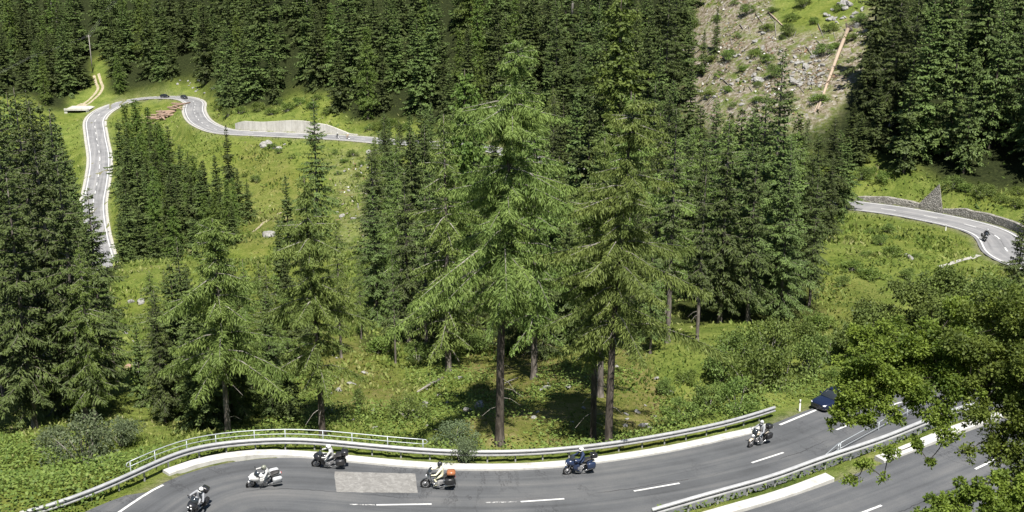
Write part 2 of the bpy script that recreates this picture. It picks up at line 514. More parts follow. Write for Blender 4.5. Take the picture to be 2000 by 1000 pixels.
grass = n.ramp(n.math('ADD', n.math('MULTIPLY', mid_, .55), n.math('MULTIPLY', fine, .45)), [(.32, (.040, .070, .012)), (.46, (.115, .155, .030)), (.58, (.180, .212, .050)), (.70, (.26, .255, .10))])
dry = n.ramp(n.math('ADD', n.math('MULTIPLY', mid_, .4), n.math('MULTIPLY', fine, .6)), [(.33, (.06, .09, .015)), (.5, (.15, .155, .04)), (.62, (.22, .185, .085)), (.75, (.30, .25, .16))])
g = n.mix(n.math('MULTIPLY', n.attr('dry'), n.math('ADD', .45, mid_), True), grass, dry)
g = n.mix(n.ramp(big, [(.42, 0), (.6, .45)]), g, n.hsv(g, .485, 1.1, .72))
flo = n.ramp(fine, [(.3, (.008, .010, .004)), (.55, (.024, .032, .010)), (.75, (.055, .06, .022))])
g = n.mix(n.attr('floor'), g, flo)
stone = n.ramp(n.noise(co, 1.1, 8, .75), [(.3, (.05, .055, .02)), (.42, (.12, .10, .065)), (.52, (.24, .20, .16)), (.62, (.38, .36, .335)), (.76, (.52, .50, .48))])
rk = n.math('MULTIPLY', n.attr('rocky'), n.ramp(n.math('ADD', n.math('MULTIPLY', mid_, .5), n.math('MULTIPLY', n.noise(co, .5, 5, .7), .5)), [(.40, 0.05), (.53, .95)]))
g = n.mix(rk, g, stone)
g = n.mix(n.math('MULTIPLY', n.attr('verge'), n.ramp(fine, [(.35, .3), (.6, 1)])), g, n.ramp(fine, [(.3, (.11, .10, .07)), (.7, (.27, .24, .19))]))
g = n.mix(n.ramp(tiny, [(.3, .35), (.6, 0)]), g, n.hsv(g, .5, 1, .45))
n.surf(g, .95, 0, .1, normal=n.bump(n.math('ADD', fine, n.math('MULTIPLY', tiny, .4)), 1.0, .35))
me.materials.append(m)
tag(link('terrain', me), kind='structure')

# ------------------------------------------------------------------ roads
def ribbon(P, L, R, dz, cols=2, z_off=None):
    """P (n,3) line, offsets L..R along the left normal -> strip with uv = metres along / across"""
    nrm, _ = normals2d(P)
    d = np.r_[0, np.cumsum(np.linalg.norm(np.diff(P[:, :2], axis=0), axis=1))]
    L = np.broadcast_to(L, len(P)); R = np.broadcast_to(R, len(P))
    V = []; UV = []
    for c in range(cols):
        f = c / (cols - 1)
        o = L * (1 - f) + R * f
        V.append(np.stack([P[:, 0] + nrm[:, 0] * o, P[:, 1] + nrm[:, 1] * o, P[:, 2] + dz], 1))
        UV.append(np.stack([d, o], 1))
    V = np.stack(V, 1).reshape(-1, 3); UV = np.stack(UV, 1).reshape(-1, 2)
    F = []
    for i in range(len(P) - 1):
        for c in range(cols - 1):
            a = i * cols + c
            F.append((a, a + 1, a + cols + 1, a + cols))
    return V, F, UV
def strip(name, V, F, UV, m, parent=None):
    me = new_mesh(name, V, F)
    ul = me.uv_layers.new(name='uv')
    idx = np.empty(len(me.loops), np.int32); me.loops.foreach_get('vertex_index', idx)
    ul.data.foreach_set('uv', UV[idx].ravel().astype(np.float32))
    fl = [p.normal.z for p in me.polygons]
    if np.mean(fl) < 0: me.flip_normals()
    me.materials.append(m)
    return link(name, me, parent)
def asphalt(name, base, tint, cracks=.7):
    m, t = mat(name); n = N(t)
    co = n.coord(); uv = n.coord('UV')
    lanes = n.noise(n.mapping(uv, (.035, 1.1, 1)), 1, 4, .6, .6)
    patchy = n.noise(co, .25, 5, .6); grain = n.noise(co, 14, 3, .8)
    b = n.ramp(n.math('ADD', n.math('MULTIPLY', lanes, .6), n.math('MULTIPLY', patchy, .4)), [(.32, tuple(x * .58 for x in base)), (.5, base), (.68, tuple(x * 1.35 for x in tint))])
    b = n.mix(n.ramp(grain, [(.35, .4), (.65, 0)]), b, n.hsv(b, .5, 1, .55))
    sx = n.new('ShaderNodeSeparateXYZ'); n.put(sx.inputs[0], uv)
    wob = n.noise(n.mapping(uv, (.16, .05, 1)), 1, 6, .7)
    seam = n.math('ABSOLUTE', n.math('ADD', sx.outputs[1], n.math('MULTIPLY', n.math('SUBTRACT', wob, .5), 1.6)))
    cr1 = n.math('MULTIPLY', n.ramp(seam, [(0, 1), (.02, 1), (.05, 0)]), n.ramp(n.noise(co, .12, 2), [(.42, 0), (.5, .8)]))
    wob2 = n.noise(n.mapping(uv, (.3, .1, 1)), 1, 8, .75)
    cr2 = n.math('MULTIPLY', n.ramp(n.math('ABSOLUTE', n.math('SUBTRACT', wob2, .5)), [(0, 1), (.004, .8), (.010, 0)]), n.ramp(n.noise(co, .09, 2), [(.5, 0), (.58, cracks)]))
    b = n.mix(n.math('MAXIMUM', cr1, cr2), b, (.025, .025, .027))
    n.surf(b, .82, 0, .3, normal=n.bump(grain, .5, .01))
    return m
M_ASPH = asphalt('dark asphalt', (.092, .096, .102), (.105, .105, .105))
M_ASPH2 = asphalt('worn pale asphalt', (.22, .22, .225), (.235, .23, .225), 0.)
V, F, UV = ribbon(CENTRE, -4.6, 4.6, .0, 9); strip('hairpin_road', V, F, UV, M_ASPH)['kind'] = 'structure'
mk = len(np.vstack([np.array(right_run)[2:]]))
V, F, UV = ribbon(FAR, -3.7, 3.7, -.004, 7); strip('valley_road', V, F, UV, M_ASPH2)['kind'] = 'structure'

m_, t_ = mat('white road paint'); n = N(t_)
co = n.coord(); wear = n.noise(co, 3.5, 6, .75)
n.surf(n.ramp(wear, [(.30, (.20, .20, .20)), (.42, (.52, .52, .51)), (.7, (.62, .62, .61))]), .7, 0, .3)
M_PAINT = m_
m_, t_ = mat('faded road paint'); n = N(t_)
n.surf(n.ramp(n.noise(n.coord(), 5, 6, .8), [(.45, (.11, .11, .115)), (.58, (.55, .55, .54))]), .8, 0, .2)
M_FADED = m_

PAINT = MB(); FADE = MB()
def nearest(P, p): return int(((P[:, :2] - np.asarray(p)[:2]) ** 2).sum(1).argmin())
def dash(pa, pb, wd, mb, P=CENTRE, dz=.012):
    """painted dash between two ground points, lying on the road beneath it"""
    pa, pb = np.asarray(pa), np.asarray(pb)
    k = max(2, int(np.linalg.norm(pb - pa) / .8) + 1)
    L = np.linspace(pa, pb, k)
    for i in range(k): L[i, 2] = road_z(P, L[i])
    V, F, _ = ribbon(L, -wd / 2, wd / 2, dz, 2)
    mb.add(V, F)
def road_z(P, p):
    d = ((P[:, :2] - p[:2]) ** 2).sum(1); i = int(d.argmin())
    i = min(max(i, 1), len(P) - 2)
    t = P[i + 1, :2] - P[i - 1, :2]
    s = np.dot(p[:2] - P[i, :2], t) / np.dot(t, t)
    return P[i, 2] + s * (P[i + 1, 2] - P[i - 1, 2])
def dash_px(a, b, wd, mb, f): dash(f(*a), f(*b), wd, mb)
for a, b in [((735, 986), (843, 985)), ((1017, 982), (1102, 977)), ((1238, 963), (1327, 948)), ((1468, 908), (1530, 888)), ((1633, 844), (1682, 825)), ((1718, 803), (1764, 786))]:
    dash_px(a, b, .17, PAINT, on_leg)
for a, b in [((683, 985), (733, 986)), ((948, 983), (1010, 982))]: dash_px(a, b, .13, FADE, on_leg)
for a, b in [((1905, 913), (1960, 887)), ((1672, 1003), (1722, 984))]: dash_px(a, b, .17, PAINT, on_leg2)
dash_px((1523, 830), (1590, 803), .22, PAINT, on_leg); dash_px((1590, 803), (1650, 777), .2, PAINT, on_leg)
PAINT.build('lane_markings', M_PAINT)['kind'] = 'structure'
FADE.build('faded_lane_markings', M_FADED)['kind'] = 'structure'
FP = MB()
fd = np.r_[0, np.cumsum(np.linalg.norm(np.diff(FAR[:, :2], axis=0), axis=1))]
def far_piece(s0, s1, L, R, dz=.012):
    k = np.where((fd >= s0) & (fd <= s1))[0]
    if len(k) < 2: return
    V, F, _ = ribbon(FAR[k], L, R, dz, 2); FP.add(V, F)
for s in np.arange(0, fd[-1] - 4, 9.0): far_piece(s, s + 4.6, -.12, .12)
far_piece(0, fd[-1], 2.95, 3.2); far_piece(0, fd[-1], -3.2, -2.95)
FP.build('valley_road_markings', M_PAINT)['kind'] = 'structure'
# pale gravel shoulders of the valley road
m_, t_ = mat('pale gravel'); n = N(t_)
n.surf(n.ramp(n.noise(n.coord(), 2.2, 7, .7), [(.3, (.2, .19, .16)), (.6, (.42, .41, .38)), (.8, (.55, .54, .52))]), .95, 0, .1)
M_GRAVEL = m_
i0 = nearest(FAR, far3[0]) - 10
for nm, L, R in (('gravel_shoulder', 3.7, 4.5), ('gravel_shoulder', -4.5, -3.7)):
    V, F, UV = ribbon(FAR[i0:], L, R, -.01, 2); strip(nm, V, F, UV, M_GRAVEL)['kind'] = 'structure'
# pale repair patch
m_, t_ = mat('pale repair concrete'); n = N(t_)
k_ = n.noise(n.coord(), 2.6, 8, .75, .5)
n.surf(n.ramp(k_, [(.3, (.13, .127, .12)), (.5, (.195, .19, .182)), (.68, (.28, .275, .262))]), .9, 0, .2, normal=n.bump(k_, .6, .02))
M_PATCH = m_
q = [on_leg(*p) for p in [(653, 921), (811, 925), (816, 963), (657, 961)]]
nu = 16; r_ = np.random.RandomState(3)
V = []; F = []
for i in range(nu + 1):
    for j in range(5):
        a = (1 - i / nu) * q[0] + i / nu * q[1]; b = (1 - i / nu) * q[3] + i / nu * q[2]
        p = a * (1 - j / 4) + b * j / 4; p = p + (r_.normal(0, .016, 3) if (i in (0, nu) or j in (0, 4)) else 0); p[2] = road_z(CENTRE, p) + .008; V.append(p)
for i in range(nu):
    for j in range(4): F.append((i * 5 + j, i * 5 + j + 1, i * 5 + j + 6, i * 5 + j + 5))
mb = MB().add(V, F); mb.build('repair_patch', M_PATCH)['kind'] = 'structure'
# asphalt lay-by outside the white line at the hairpin
ca, cb = nearest(CENTRE, (-14, 47.5)), nearest(CENTRE, on_leg(318, 955))
ca, cb = min(ca, cb), max(ca, cb)
LB = CENTRE[ca:cb + 1]
f_ = np.linspace(0, 1, len(LB))
wid = 4.5 + 3.0 * np.sqrt(np.clip(np.sin(np.clip(f_ * 1.0, 0, 1) ** .8 * math.pi), 0, 1))
V, F, UV = ribbon(LB, 4.5, wid, -.012, 5); o = strip('lay_by', V, F, UV, M_ASPH); o['kind'] = 'structure'
V, F, UV = ribbon(CENTRE[ca:cb + 2], 4.32, 4.52, .014, 2); o = strip('edge_line', V, F, UV, M_PAINT); o['kind'] = 'structure'

# ------------------------------------------------------------------ kerbs, barriers, walls
m_, t_ = mat('whitewashed concrete'); n = N(t_)
k_ = n.noise(n.coord(), 1.3, 8, .75); k2 = n.noise(n.coord(), 9, 4, .8)
n.surf(n.mix(n.ramp(k2, [(.28, .6), (.42, 0)]), n.ramp(k_, [(.30, (.27, .26, .23)), (.42, (.39, .385, .365)), (.6, (.475, .47, .45)), (.72, (.52, .515, .495))]), (.33, .31, .27)), .85, 0, .2)
M_KERB = m_
m_, t_ = mat('galvanised steel'); n = N(t_)
k_ = n.noise(n.coord(), 2.2, 6, .7)
n.surf(n.ramp(k_, [(.3, (.30, .305, .31)), (.7, (.46, .465, .47))]), .5, .35, .5)
M_STEEL = m_
M_POSTST = simple('dull galvanised post', (.34, .34, .34), .6, .3, .4, .25)
M_PIPE = simple('grey blue pipe', (.42, .45, .47), .5, .4, .4, .15)

def sweep(P, prof, name, m, parent=None, closed=True, smooth_=False):
    """profile (offset along left normal, height) swept along ground line P"""
    nrm, _ = normals2d(P)
    k = len(prof); V = []; F = []
    for i, p in enumerate(P):
        for o, h in prof: V.append((p[0] + nrm[i, 0] * o, p[1] + nrm[i, 1] * o, p[2] + h))
    for i in range(len(P) - 1):
        for j in range(k if closed else k - 1):
            j2 = (j + 1) % k
            F.append((i * k + j, (i + 1) * k + j, (i + 1) * k + j2, i * k + j2))
    if closed: F += [tuple(range(k)), tuple(range(len(P) * k - 1, (len(P) - 1) * k - 1, -1))]
    mb = MB().add(V, F)
    return mb.build(name, m, parent, smooth_)
def sub(P, a, b):
    return P[nearest(P, a):nearest(P, b) + 1]
ke = sub(e1, on_leg(318, 931), on_leg(1508, 836))
KPROF = [(0, -.3), (0, .13), (.03, .155), (.76, .17), (.80, .14), (.80, -.3)]
for i_ in range(4): ke[i_, 2] -= .15 * (1 - i_ / 4); ke[-1 - i_, 2] -= .12 * (1 - i_ / 4)
o = sweep(ke, KPROF, 'kerb', M_KERB); tag(o, 'long whitewashed concrete kerb edging the outside of the hairpin road', 'kerb')
ke2 = sub(e2, on_leg2(1300, 1042), on_leg2(1640, 934))
o = sweep(ke2, KPROF, 'kerb', M_KERB); tag(o, 'whitewashed concrete kerb along the upper road below the steel barrier', 'kerb')
a_, b_ = on_leg2(1725, 905), on_leg2(1960, 815)
o = sweep(sub(e2, a_, b_), KPROF, 'kerb', M_KERB); tag(o, 'short white kerb piece showing between the leafy branches at the right', 'kerb')

WPROF = [(.02, .36), (-.06, .39), (-.13, .44), (-.13, .50), (.03, .54), (.03, .64), (-.13, .70), (-.13, .76), (-.06, .81), (.02, .84), (.05, .82), (.05, .38)]
def barrier(line, label, spacing=2.0, zoff=0., group=None):
    root = empty('guardrail', line[0], label, 'guardrail', group)
    L = line - line[0]
    L = L.copy()
    sweep(L + np.array([0, 0, zoff]), WPROF, 'beam', M_STEEL, root)
    d = np.r_[0, np.cumsum(np.linalg.norm(np.diff(L[:, :2], axis=0), axis=1))]
    nrm, tg = normals2d(L)
    for s in np.arange(.4, d[-1], spacing):
        i = int(np.searchsorted(d, s)); i = min(i, len(L) - 1)
        R = Matrix.Rotation(math.atan2(tg[i, 1], tg[i, 0]), 3, 'Z')
        c = L[i] + np.array([nrm[i, 0], nrm[i, 1], 0]) * .10
        mb = MB().box((c[0], c[1], c[2] + .15 + zoff), (.10, .05, 1.1), R).box((c[0] - nrm[i, 0] * .05, c[1] - nrm[i, 1] * .05, c[2] + .60 + zoff), (.12, .10, .18), R)
        mb.build('post', M_POSTST, root)
    return root
left_part = [on_leg(u, v) for u, v in [(40, 1016), (100, 1003), (180, 977), (250, 948), (310, 922), (360, 902)]]
for p in left_part: p[2] = max(0, leg_z(p[0])) * .3
off1 = e1[nearest(e1, on_leg(420, 901)):].copy()
nn_ = n1[nearest(e1, on_leg(420, 901)):]
off1[:, :2] += nn_ * 1.45
stop = nearest(off1, on_leg(1545, 812))
raw = spline(np.vstack([np.array(left_part), off1[:stop:5]]), .5)
rail1 = smooth(raw, 4, 2)
barrier(rail1, 'long galvanised crash barrier curving round the outside of the hairpin')
r2 = e2.copy(); r2[:, :2] += n2 * 1.55
barrier(spline(r2[nearest(r2, on_leg2(1280, 1040)):nearest(r2, on_leg2(1965, 800))], .5), 'galvanised crash barrier between the upper and the lower leg of road')

def handrail(line, hs, label, posts, top_r=.035):
    """pipe rail: line (n,3) ground points, hs heights of the pipes"""
    root = empty('handrail', line[0], label, 'handrail')
    L = line - line[0]
    nrm, tg = normals2d(L)
    for k, h in enumerate(hs):
        MB().tube([(p[0], p[1], p[2] + h) for p in L[::2]] + [(L[-1, 0], L[-1, 1], L[-1, 2] + h)], top_r if k == 0 else .026, 6).build('pipe', M_PIPE, root, True)
    for s in posts:
        i = min(int(s * (len(L) - 1)), len(L) - 1)
        MB().tube([(L[i, 0], L[i, 1], L[i, 2] - .3), (L[i, 0], L[i, 1], L[i, 2] + hs[0])], .035, 6).build('post', M_PIPE, root, True)
    for i in (0, -1):
        sgn = -1 if i == 0 else 1
        c = L[i]; T = np.array([tg[i, 0], tg[i, 1], 0]) * sgn * .28
        pts = [c + np.array([0, 0, hs[0]]), c + T * .8 + np.array([0, 0, hs[0] - .03]), c + T * 1.15 + np.array([0, 0, (hs[0] + hs[-1]) / 2]), c + T * .8 + np.array([0, 0, hs[-1] + .03]), c + np.array([0, 0, hs[-1]])]
        MB().tube(pts, .03, 6).build('end_loop', M_PIPE, root, True)
    return root
hp = rail1.copy(); nh, _ = normals2d(hp); hp[:, :2] += nh * .75
ia, ib = nearest(hp, on_leg(262, 936)), nearest(hp, on_leg(842, 893))
hl = hp[ia:ib]; nposts = int(len(hl) * .5 / 2.1)
handrail(hl, [1.12, .78], 'grey pipe handrail standing behind the crash barrier at the bend', np.linspace(.0, 1, nposts))

# handrail and pale edging at the inner edge of the lower leg
ih = np.array([on_leg(*p) for p in [(1640, 889), (1672, 871), (1712, 849), (1765, 820), (1815, 793)]])
handrail(spline(ih, .4), [1.0, .55], 'grey pipe handrail on the grass strip between the two road legs', (.02, .42, .75, 1))
st_ = [on_leg(1580, 917), on_leg(1640, 889)]
root = empty('handrail', st_[0], 'sloping pipe handrail running down to the lower road edge', 'handrail')
v_ = st_[1] - st_[0]
for h0, h1 in ((.12, 1.0), (.03, .5)):
    MB().tube([(0, 0, h0), tuple(v_ * .5 + np.array([0, 0, (h0 + h1) / 2])), tuple(v_ + np.array([-.1, 0, h1]))], .034, 6).build('pipe', M_PIPE, root, True)
for f in (.05, .93): MB().tube([tuple(v_ * f + np.array([0, 0, -.3])), tuple(v_ * f + np.array([0, 0, .12 + .88 * f]))], .035, 6).build('post', M_PIPE, root, True)
il = np.array([on_leg(*p) for p in [(1590, 922), (1650, 894), (1715, 860), (1775, 828), (1820, 803)]])
o = sweep(spline(il, .5), [(0, -.3), (0, .14), (.22, .15), (.22, -.3)], 'edging_kerb', simple('pale edging concrete', (.40, .38, .33), .9, 0, .2, .25)); tag(o, 'thin pale edging kerb along the grass strip between the road legs', 'kerb')

# walls by the valley road
m_, t_ = mat('stained board-marked concrete'); n = N(t_)
co = n.coord(); st = n.noise(n.mapping(co, (.5, .5, .07)), 1, 6, .7); sp = n.noise(co, .8, 6, .7)
br = n.new('ShaderNodeTexWave', wave_type='BANDS', bands_direction='X'); n.put(br.inputs[0], co); br.inputs['Scale'].default_value = .14; br.inputs['Distortion'].default_value = .3
c_ = n.ramp(n.math('ADD', n.math('MULTIPLY', st, .6), n.math('MULTIPLY', sp, .4)), [(.33, (.32, .305, .265)), (.5, (.45, .435, .39)), (.65, (.53, .515, .47))])
c_ = n.mix(n.ramp(br.outputs['Fac'], [(0, .28), (.03, 0)]), c_, (.09, .085, .075))
n.surf(c_, .9, 0, .2)
M_CONC = m_
m_, t_ = mat('dry stone masonry'); n = N(t_)
co = n.coord(); vd = n.voro(n.mapping(co, (1, 1, 1.7)), 2.1, 'Distance', 'DISTANCE_TO_EDGE'); vc = n.voro(n.mapping(co, (1, 1, 1.7)), 2.1, 'Color')
c_ = n.mix(vc, (.16, .15, .13), (.36, .345, .31))
c_ = n.mix(n.ramp(vd, [(0, 1), (.06, 0)]), c_, (.05, .048, .04))
n.surf(c_, .95, 0, .2, normal=n.bump(vd, 1, .15))
M_STONE = m_
nf, tf = normals2d(FAR)
wi = [i for i in range(len(FAR)) if i >= nearest(FAR, far3[1]) - 4 and i <= nearest(FAR, far3[4]) + 1]
WT = [(452, 243), (475, 236.5), (510, 238.5), (570, 235), (592, 236), (640, 244), (682, 261), (702, 267)]
P = FAR[wi].copy(); P[:, :2] -= nf[wi] * 4.75
pu, pv, _ = project(P)
P = P[(pu > 453) & (pu < 700)]; pu = pu[(pu > 453) & (pu < 700)]
V = []; F = []
nP, _ = normals2d(P)
for i, p in enumerate(P):
    top = at_y(pu[i], np.interp(pu[i], [a for a, b in WT], [b for a, b in WT]), p[1])[2]
    top = max(top, p[2] + .35)
    bx, by = p[:2] - nP[i] * .55
    V += [(p[0], p[1], p[2] - .6), (p[0], p[1], top), (bx, by, top), (bx, by, p[2] - .6)]
for i in range(len(P) - 1):
    for j in range(4): F.append((i * 4 + j, i * 4 + (j + 1) % 4, i * 4 + 4 + (j + 1) % 4, i * 4 + 4 + j))
F += [(0, 3, 2, 1), tuple(len(V) - 4 + k for k in range(4))]
o = MB().add(V, F).build('retaining_wall', M_CONC); tag(o, 'tall stained concrete retaining wall above the distant valley road', 'wall')
WALLTOP = P
# dry stone wall at the right-hand bend
wi = np.arange(nearest(FAR, far1[0]), nearest(FAR, far1[4]) + 6)
P = FAR[wi].copy(); P[:, :2] -= nf[wi] * 4.3
pu, pv, _ = project(P)
def stone_wall(sel, hh, label):
    Q = P[sel].copy()
    nq, _ = normals2d(Q)
    V = []; F = []
    for i, p in enumerate(Q):
        h = hh * (1 + .05 * math.sin(i * 1.7) + .04 * math.sin(i * 4.1)) * min(1, .45 + i * .2, .45 + (len(Q) - 1 - i) * .2)
        b = p[:2] - nq[i] * .6; lean = p[:2] - nq[i] * .1
        V += [(p[0], p[1], p[2] - .5), (lean[0], lean[1], p[2] + h), (b[0], b[1], p[2] + h + .08), (b[0], b[1], p[2] - .5)]
    for i in range(len(Q) - 1):
        for j in range(4): F.append((i * 4 + j, i * 4 + (j + 1) % 4, i * 4 + 4 + (j + 1) % 4, i * 4 + 4 + j))
    F += [(0, 3, 2, 1), tuple(len(V) - 4 + k for k in range(4))]
    return tag(MB().add(V, F).build('stone_wall', M_STONE), label, 'wall')
stone_wall(pu > 1836, 1.25, 'rough stone wall along the right bend, right of the masonry buttress')
stone_wall((pu > 1650) & (pu < 1822), 1.05, 'low stone wall beside the right road, left of the masonry buttress')
ba = P[np.argmin(abs(pu - 1790))]; bb = P[np.argmin(abs(pu - 1833))]
apex = at_y(1834, 360, bb[1] + 1.6); apex_z = apex[2]
bk = np.array([.35, .6, 0])
V = [tuple(ba + [0, 0, -.3]), tuple(bb + [0, 0, -.3]), tuple(bb + [0, 0, .2]), (apex[0], apex[1], apex_z), tuple(ba + [0, 0, 1.0])]
V2 = [tuple(np.array(p) + bk) for p in V]
MBx = MB().add(V + V2, [(0, 1, 2), (0, 2, 3), (0, 3, 4), (5, 7, 6), (5, 8, 7), (5, 9, 8), (0, 5, 6, 1), (1, 6, 7, 2), (2, 7, 8, 3), (3, 8, 9, 4), (4, 9, 5, 0)])
tag(MBx.build('buttress', M_STONE), 'triangular grey masonry buttress rising above the right-hand road', 'buttress')

def delineator(p, label):
    root = empty('delineator_post', p, label, 'road post')
    mb = MB().box((0, 0, .45), (.13, .07, 1.1), taper=.85); mb.build('post', simple('white plastic', (.78, .78, .76), .5), root)
    MB().box((0, 0, .82), (.137, .077, .2)).build('black_band', simple('black plastic', (.02, .02, .02), .5), root)
    MB().box((0, -.042, .84), (.05, .01, .12)).build('reflector', simple('reflector', (.75, .75, .7), .2), root)
p = on_leg(1562, 800); p[2] = ground(p[0], p[1])[0]; delineator(p, 'white post with black band on the grass verge by the guardrail end')
p = at_z(1847, 451, -15.5); p[2] = ground(p[0], p[1])[0]; delineator(p, 'white post with black band on the inside of the right-hand bend')

# power line
M_POLE = simple('weathered pole wood', (.27, .25, .23), .9, 0, .2, .25)
def pole(u, v, v_top, label):
    p = hit(u, v, 300); h = at_y(u, v_top, p[1])[2] - p[2]
    root = empty('utility_pole', p, label, 'utility pole')
    MB().tube([(0, 0, -.5), (-.1, 0, h * .5), (-.2, 0, h)], [.24, .2, .15], 8).build('shaft', M_POLE, root, True)
    MB().box((-.2, 0, h - .6), (1.9, .14, .16)).build('crossarm', M_POLE, root)
    for x in (-.85, 0, .85): MB().tube([(-.2 + x, 0, h - .52), (-.2 + x, 0, h - .3)], [.06, .04], 6).build('insulator', M_PIPE, root)
    return p + np.array([-.2, 0, h - .3])
pa = pole(80, 178, 104, 'grey wooden power pole in front of the left forest edge')
pb = pole(181, 142, 68, 'thin wooden power pole standing beside the dirt track')
pc = np.array([pb[0] + (pb[0] - pa[0]) * .8, pb[1] + 60, pb[2] + 34]); pz = pa + (pa - pb) * 1.2 + np.array([0, -20, -4])
M_WIRE = simple('wire', (.45, .45, .45), .5, .5)
mb = MB()
for x in (-.85, 0, .85):
    for a, b in ((pz, pa), (pa, pb), (pb, pc)):
        q = [a * (1 - s) + b * s + np.array([x, 0, -4 * .5 * s * (1 - s)]) for s in np.linspace(0, 1, 13)]
        mb.tube(q, .014, 4)
tag(mb.build('power_line', M_WIRE), 'thin sagging power wires strung across the dark left forest', 'wires')

# dirt track, small bridge, footpath
m_, t_ = mat('trodden earth'); n = N(t_)
n.surf(n.ramp(n.noise(n.coord(), 1.2, 7, .7), [(.3, (.16, .14, .07)), (.6, (.38, .33, .24)), (.8, (.5, .46, .38))]), .95, 0, .1)
M_DIRT = m_
def ground_line(px, wd, name, m, dz=.06, y0=45, off=0.):
    G = spline(np.array([hit(u, v, y0) for u, v in px]), 1.0)
    nrm, _ = normals2d(G)
    G[:, :2] += nrm * off
    V = []; F = []
    for i, p in enumerate(G):
        for j in range(4):
            o_ = wd * (j / 3 - .5)
            x, y = p[0] + nrm[i, 0] * o_, p[1] + nrm[i, 1] * o_
            V.append((x, y, ground(x, y)[0] + dz))
    for i in range(len(G) - 1):
        for j in range(3): F.append((i * 4 + j, i * 4 + j + 1, i * 4 + j + 5, i * 4 + j + 4))
    return tag(MB().add(V, F).build(name, m), kind='structure')
TR = [(160, 207), (176, 197), (190, 184), (196, 172), (192, 160), (188, 146)]
ground_line(TR, 1.1, 'dirt_track', M_DIRT, .08, 300, 1.0); ground_line(TR, 1.1, 'dirt_track', M_DIRT, .08, 300, -1.0)
ground_line([(140, 216), (152, 210), (166, 203)], 4.0, 'dirt_track', M_DIRT, .05, 300)
ground_line([(470, 462), (492, 455), (510, 440), (530, 428), (548, 415)], .9, 'footpath', M_DIRT, .06, 120)
ground_line([(1835, 522), (1862, 514), (1890, 506), (1912, 499)], .8, 'footpath', M_GRAVEL, .06, 120)
p = hit(150, 222, 300)
root = empty('culvert_bridge', p, 'small white concrete bridge beside the far left bend', 'bridge')
MB().box((0, 0, 1.6), (10, .6, .8)).box((0, 5, 1.25), (10, 9.4, .5)).build('deck', M_CONC, root)
MB().box((-4.4, 3, .3), (1.2, 6, 2.0)).build('abutment', M_CONC, root); MB().box((4.4, 3, .3), (1.2, 6, 2.0)).build('abutment', M_CONC, root)

# ------------------------------------------------------------------ vegetation
M_SPRUCE = leaf_mat('spruce needles', (.018, .032, .010), (.125, .17, .045), objvar=.8, tw=.12)
M_LARCH = leaf_mat('larch needles', (.048, .088, .018), (.225, .29, .074), objvar=.3, tw=.25)
M_LIME = leaf_mat('bright young needles', (.040, .075, .014), (.15, .205, .042), objvar=.2, tw=.25)
M_BARK = bark_mat('brown conifer bark', (.030, .025, .021), (.135, .115, .097))
M_BARKG = bark_mat('grey conifer bark', (.07, .06, .052), (.23, .205, .18))
M_TWIG = bark_mat('pale dead twig', (.16, .145, .125), (.33, .31, .28))
RNG = np.random.RandomState

def rnd_unit(r, n):
    v = r.normal(size=(n, 3)); return v / np.linalg.norm(v, axis=1)[:, None]

def kites(P0, D, ln, wd, r, flat=0.):
    """needle sprays / leaves: a kite-shaped face from each P0 along D"""
    n = len(P0)
    D = D / (np.linalg.norm(D, axis=1)[:, None] + 1e-9)
    up = rnd_unit(r, n) + np.array([0, 0, flat])
    S = np.cross(D, up); S /= np.linalg.norm(S, axis=1)[:, None] + 1e-9
    ln = np.broadcast_to(ln, n)[:, None]; wd = np.broadcast_to(wd, n)[:, None]
    M = P0 + D * ln * .45
    sag = np.zeros((n, 3)); sag[:, 2] = -1
    return np.stack([P0, M + S * wd * .5 + sag * ln * .02, P0 + D * ln, M - S * wd * .5 + sag * ln * .02], 1)

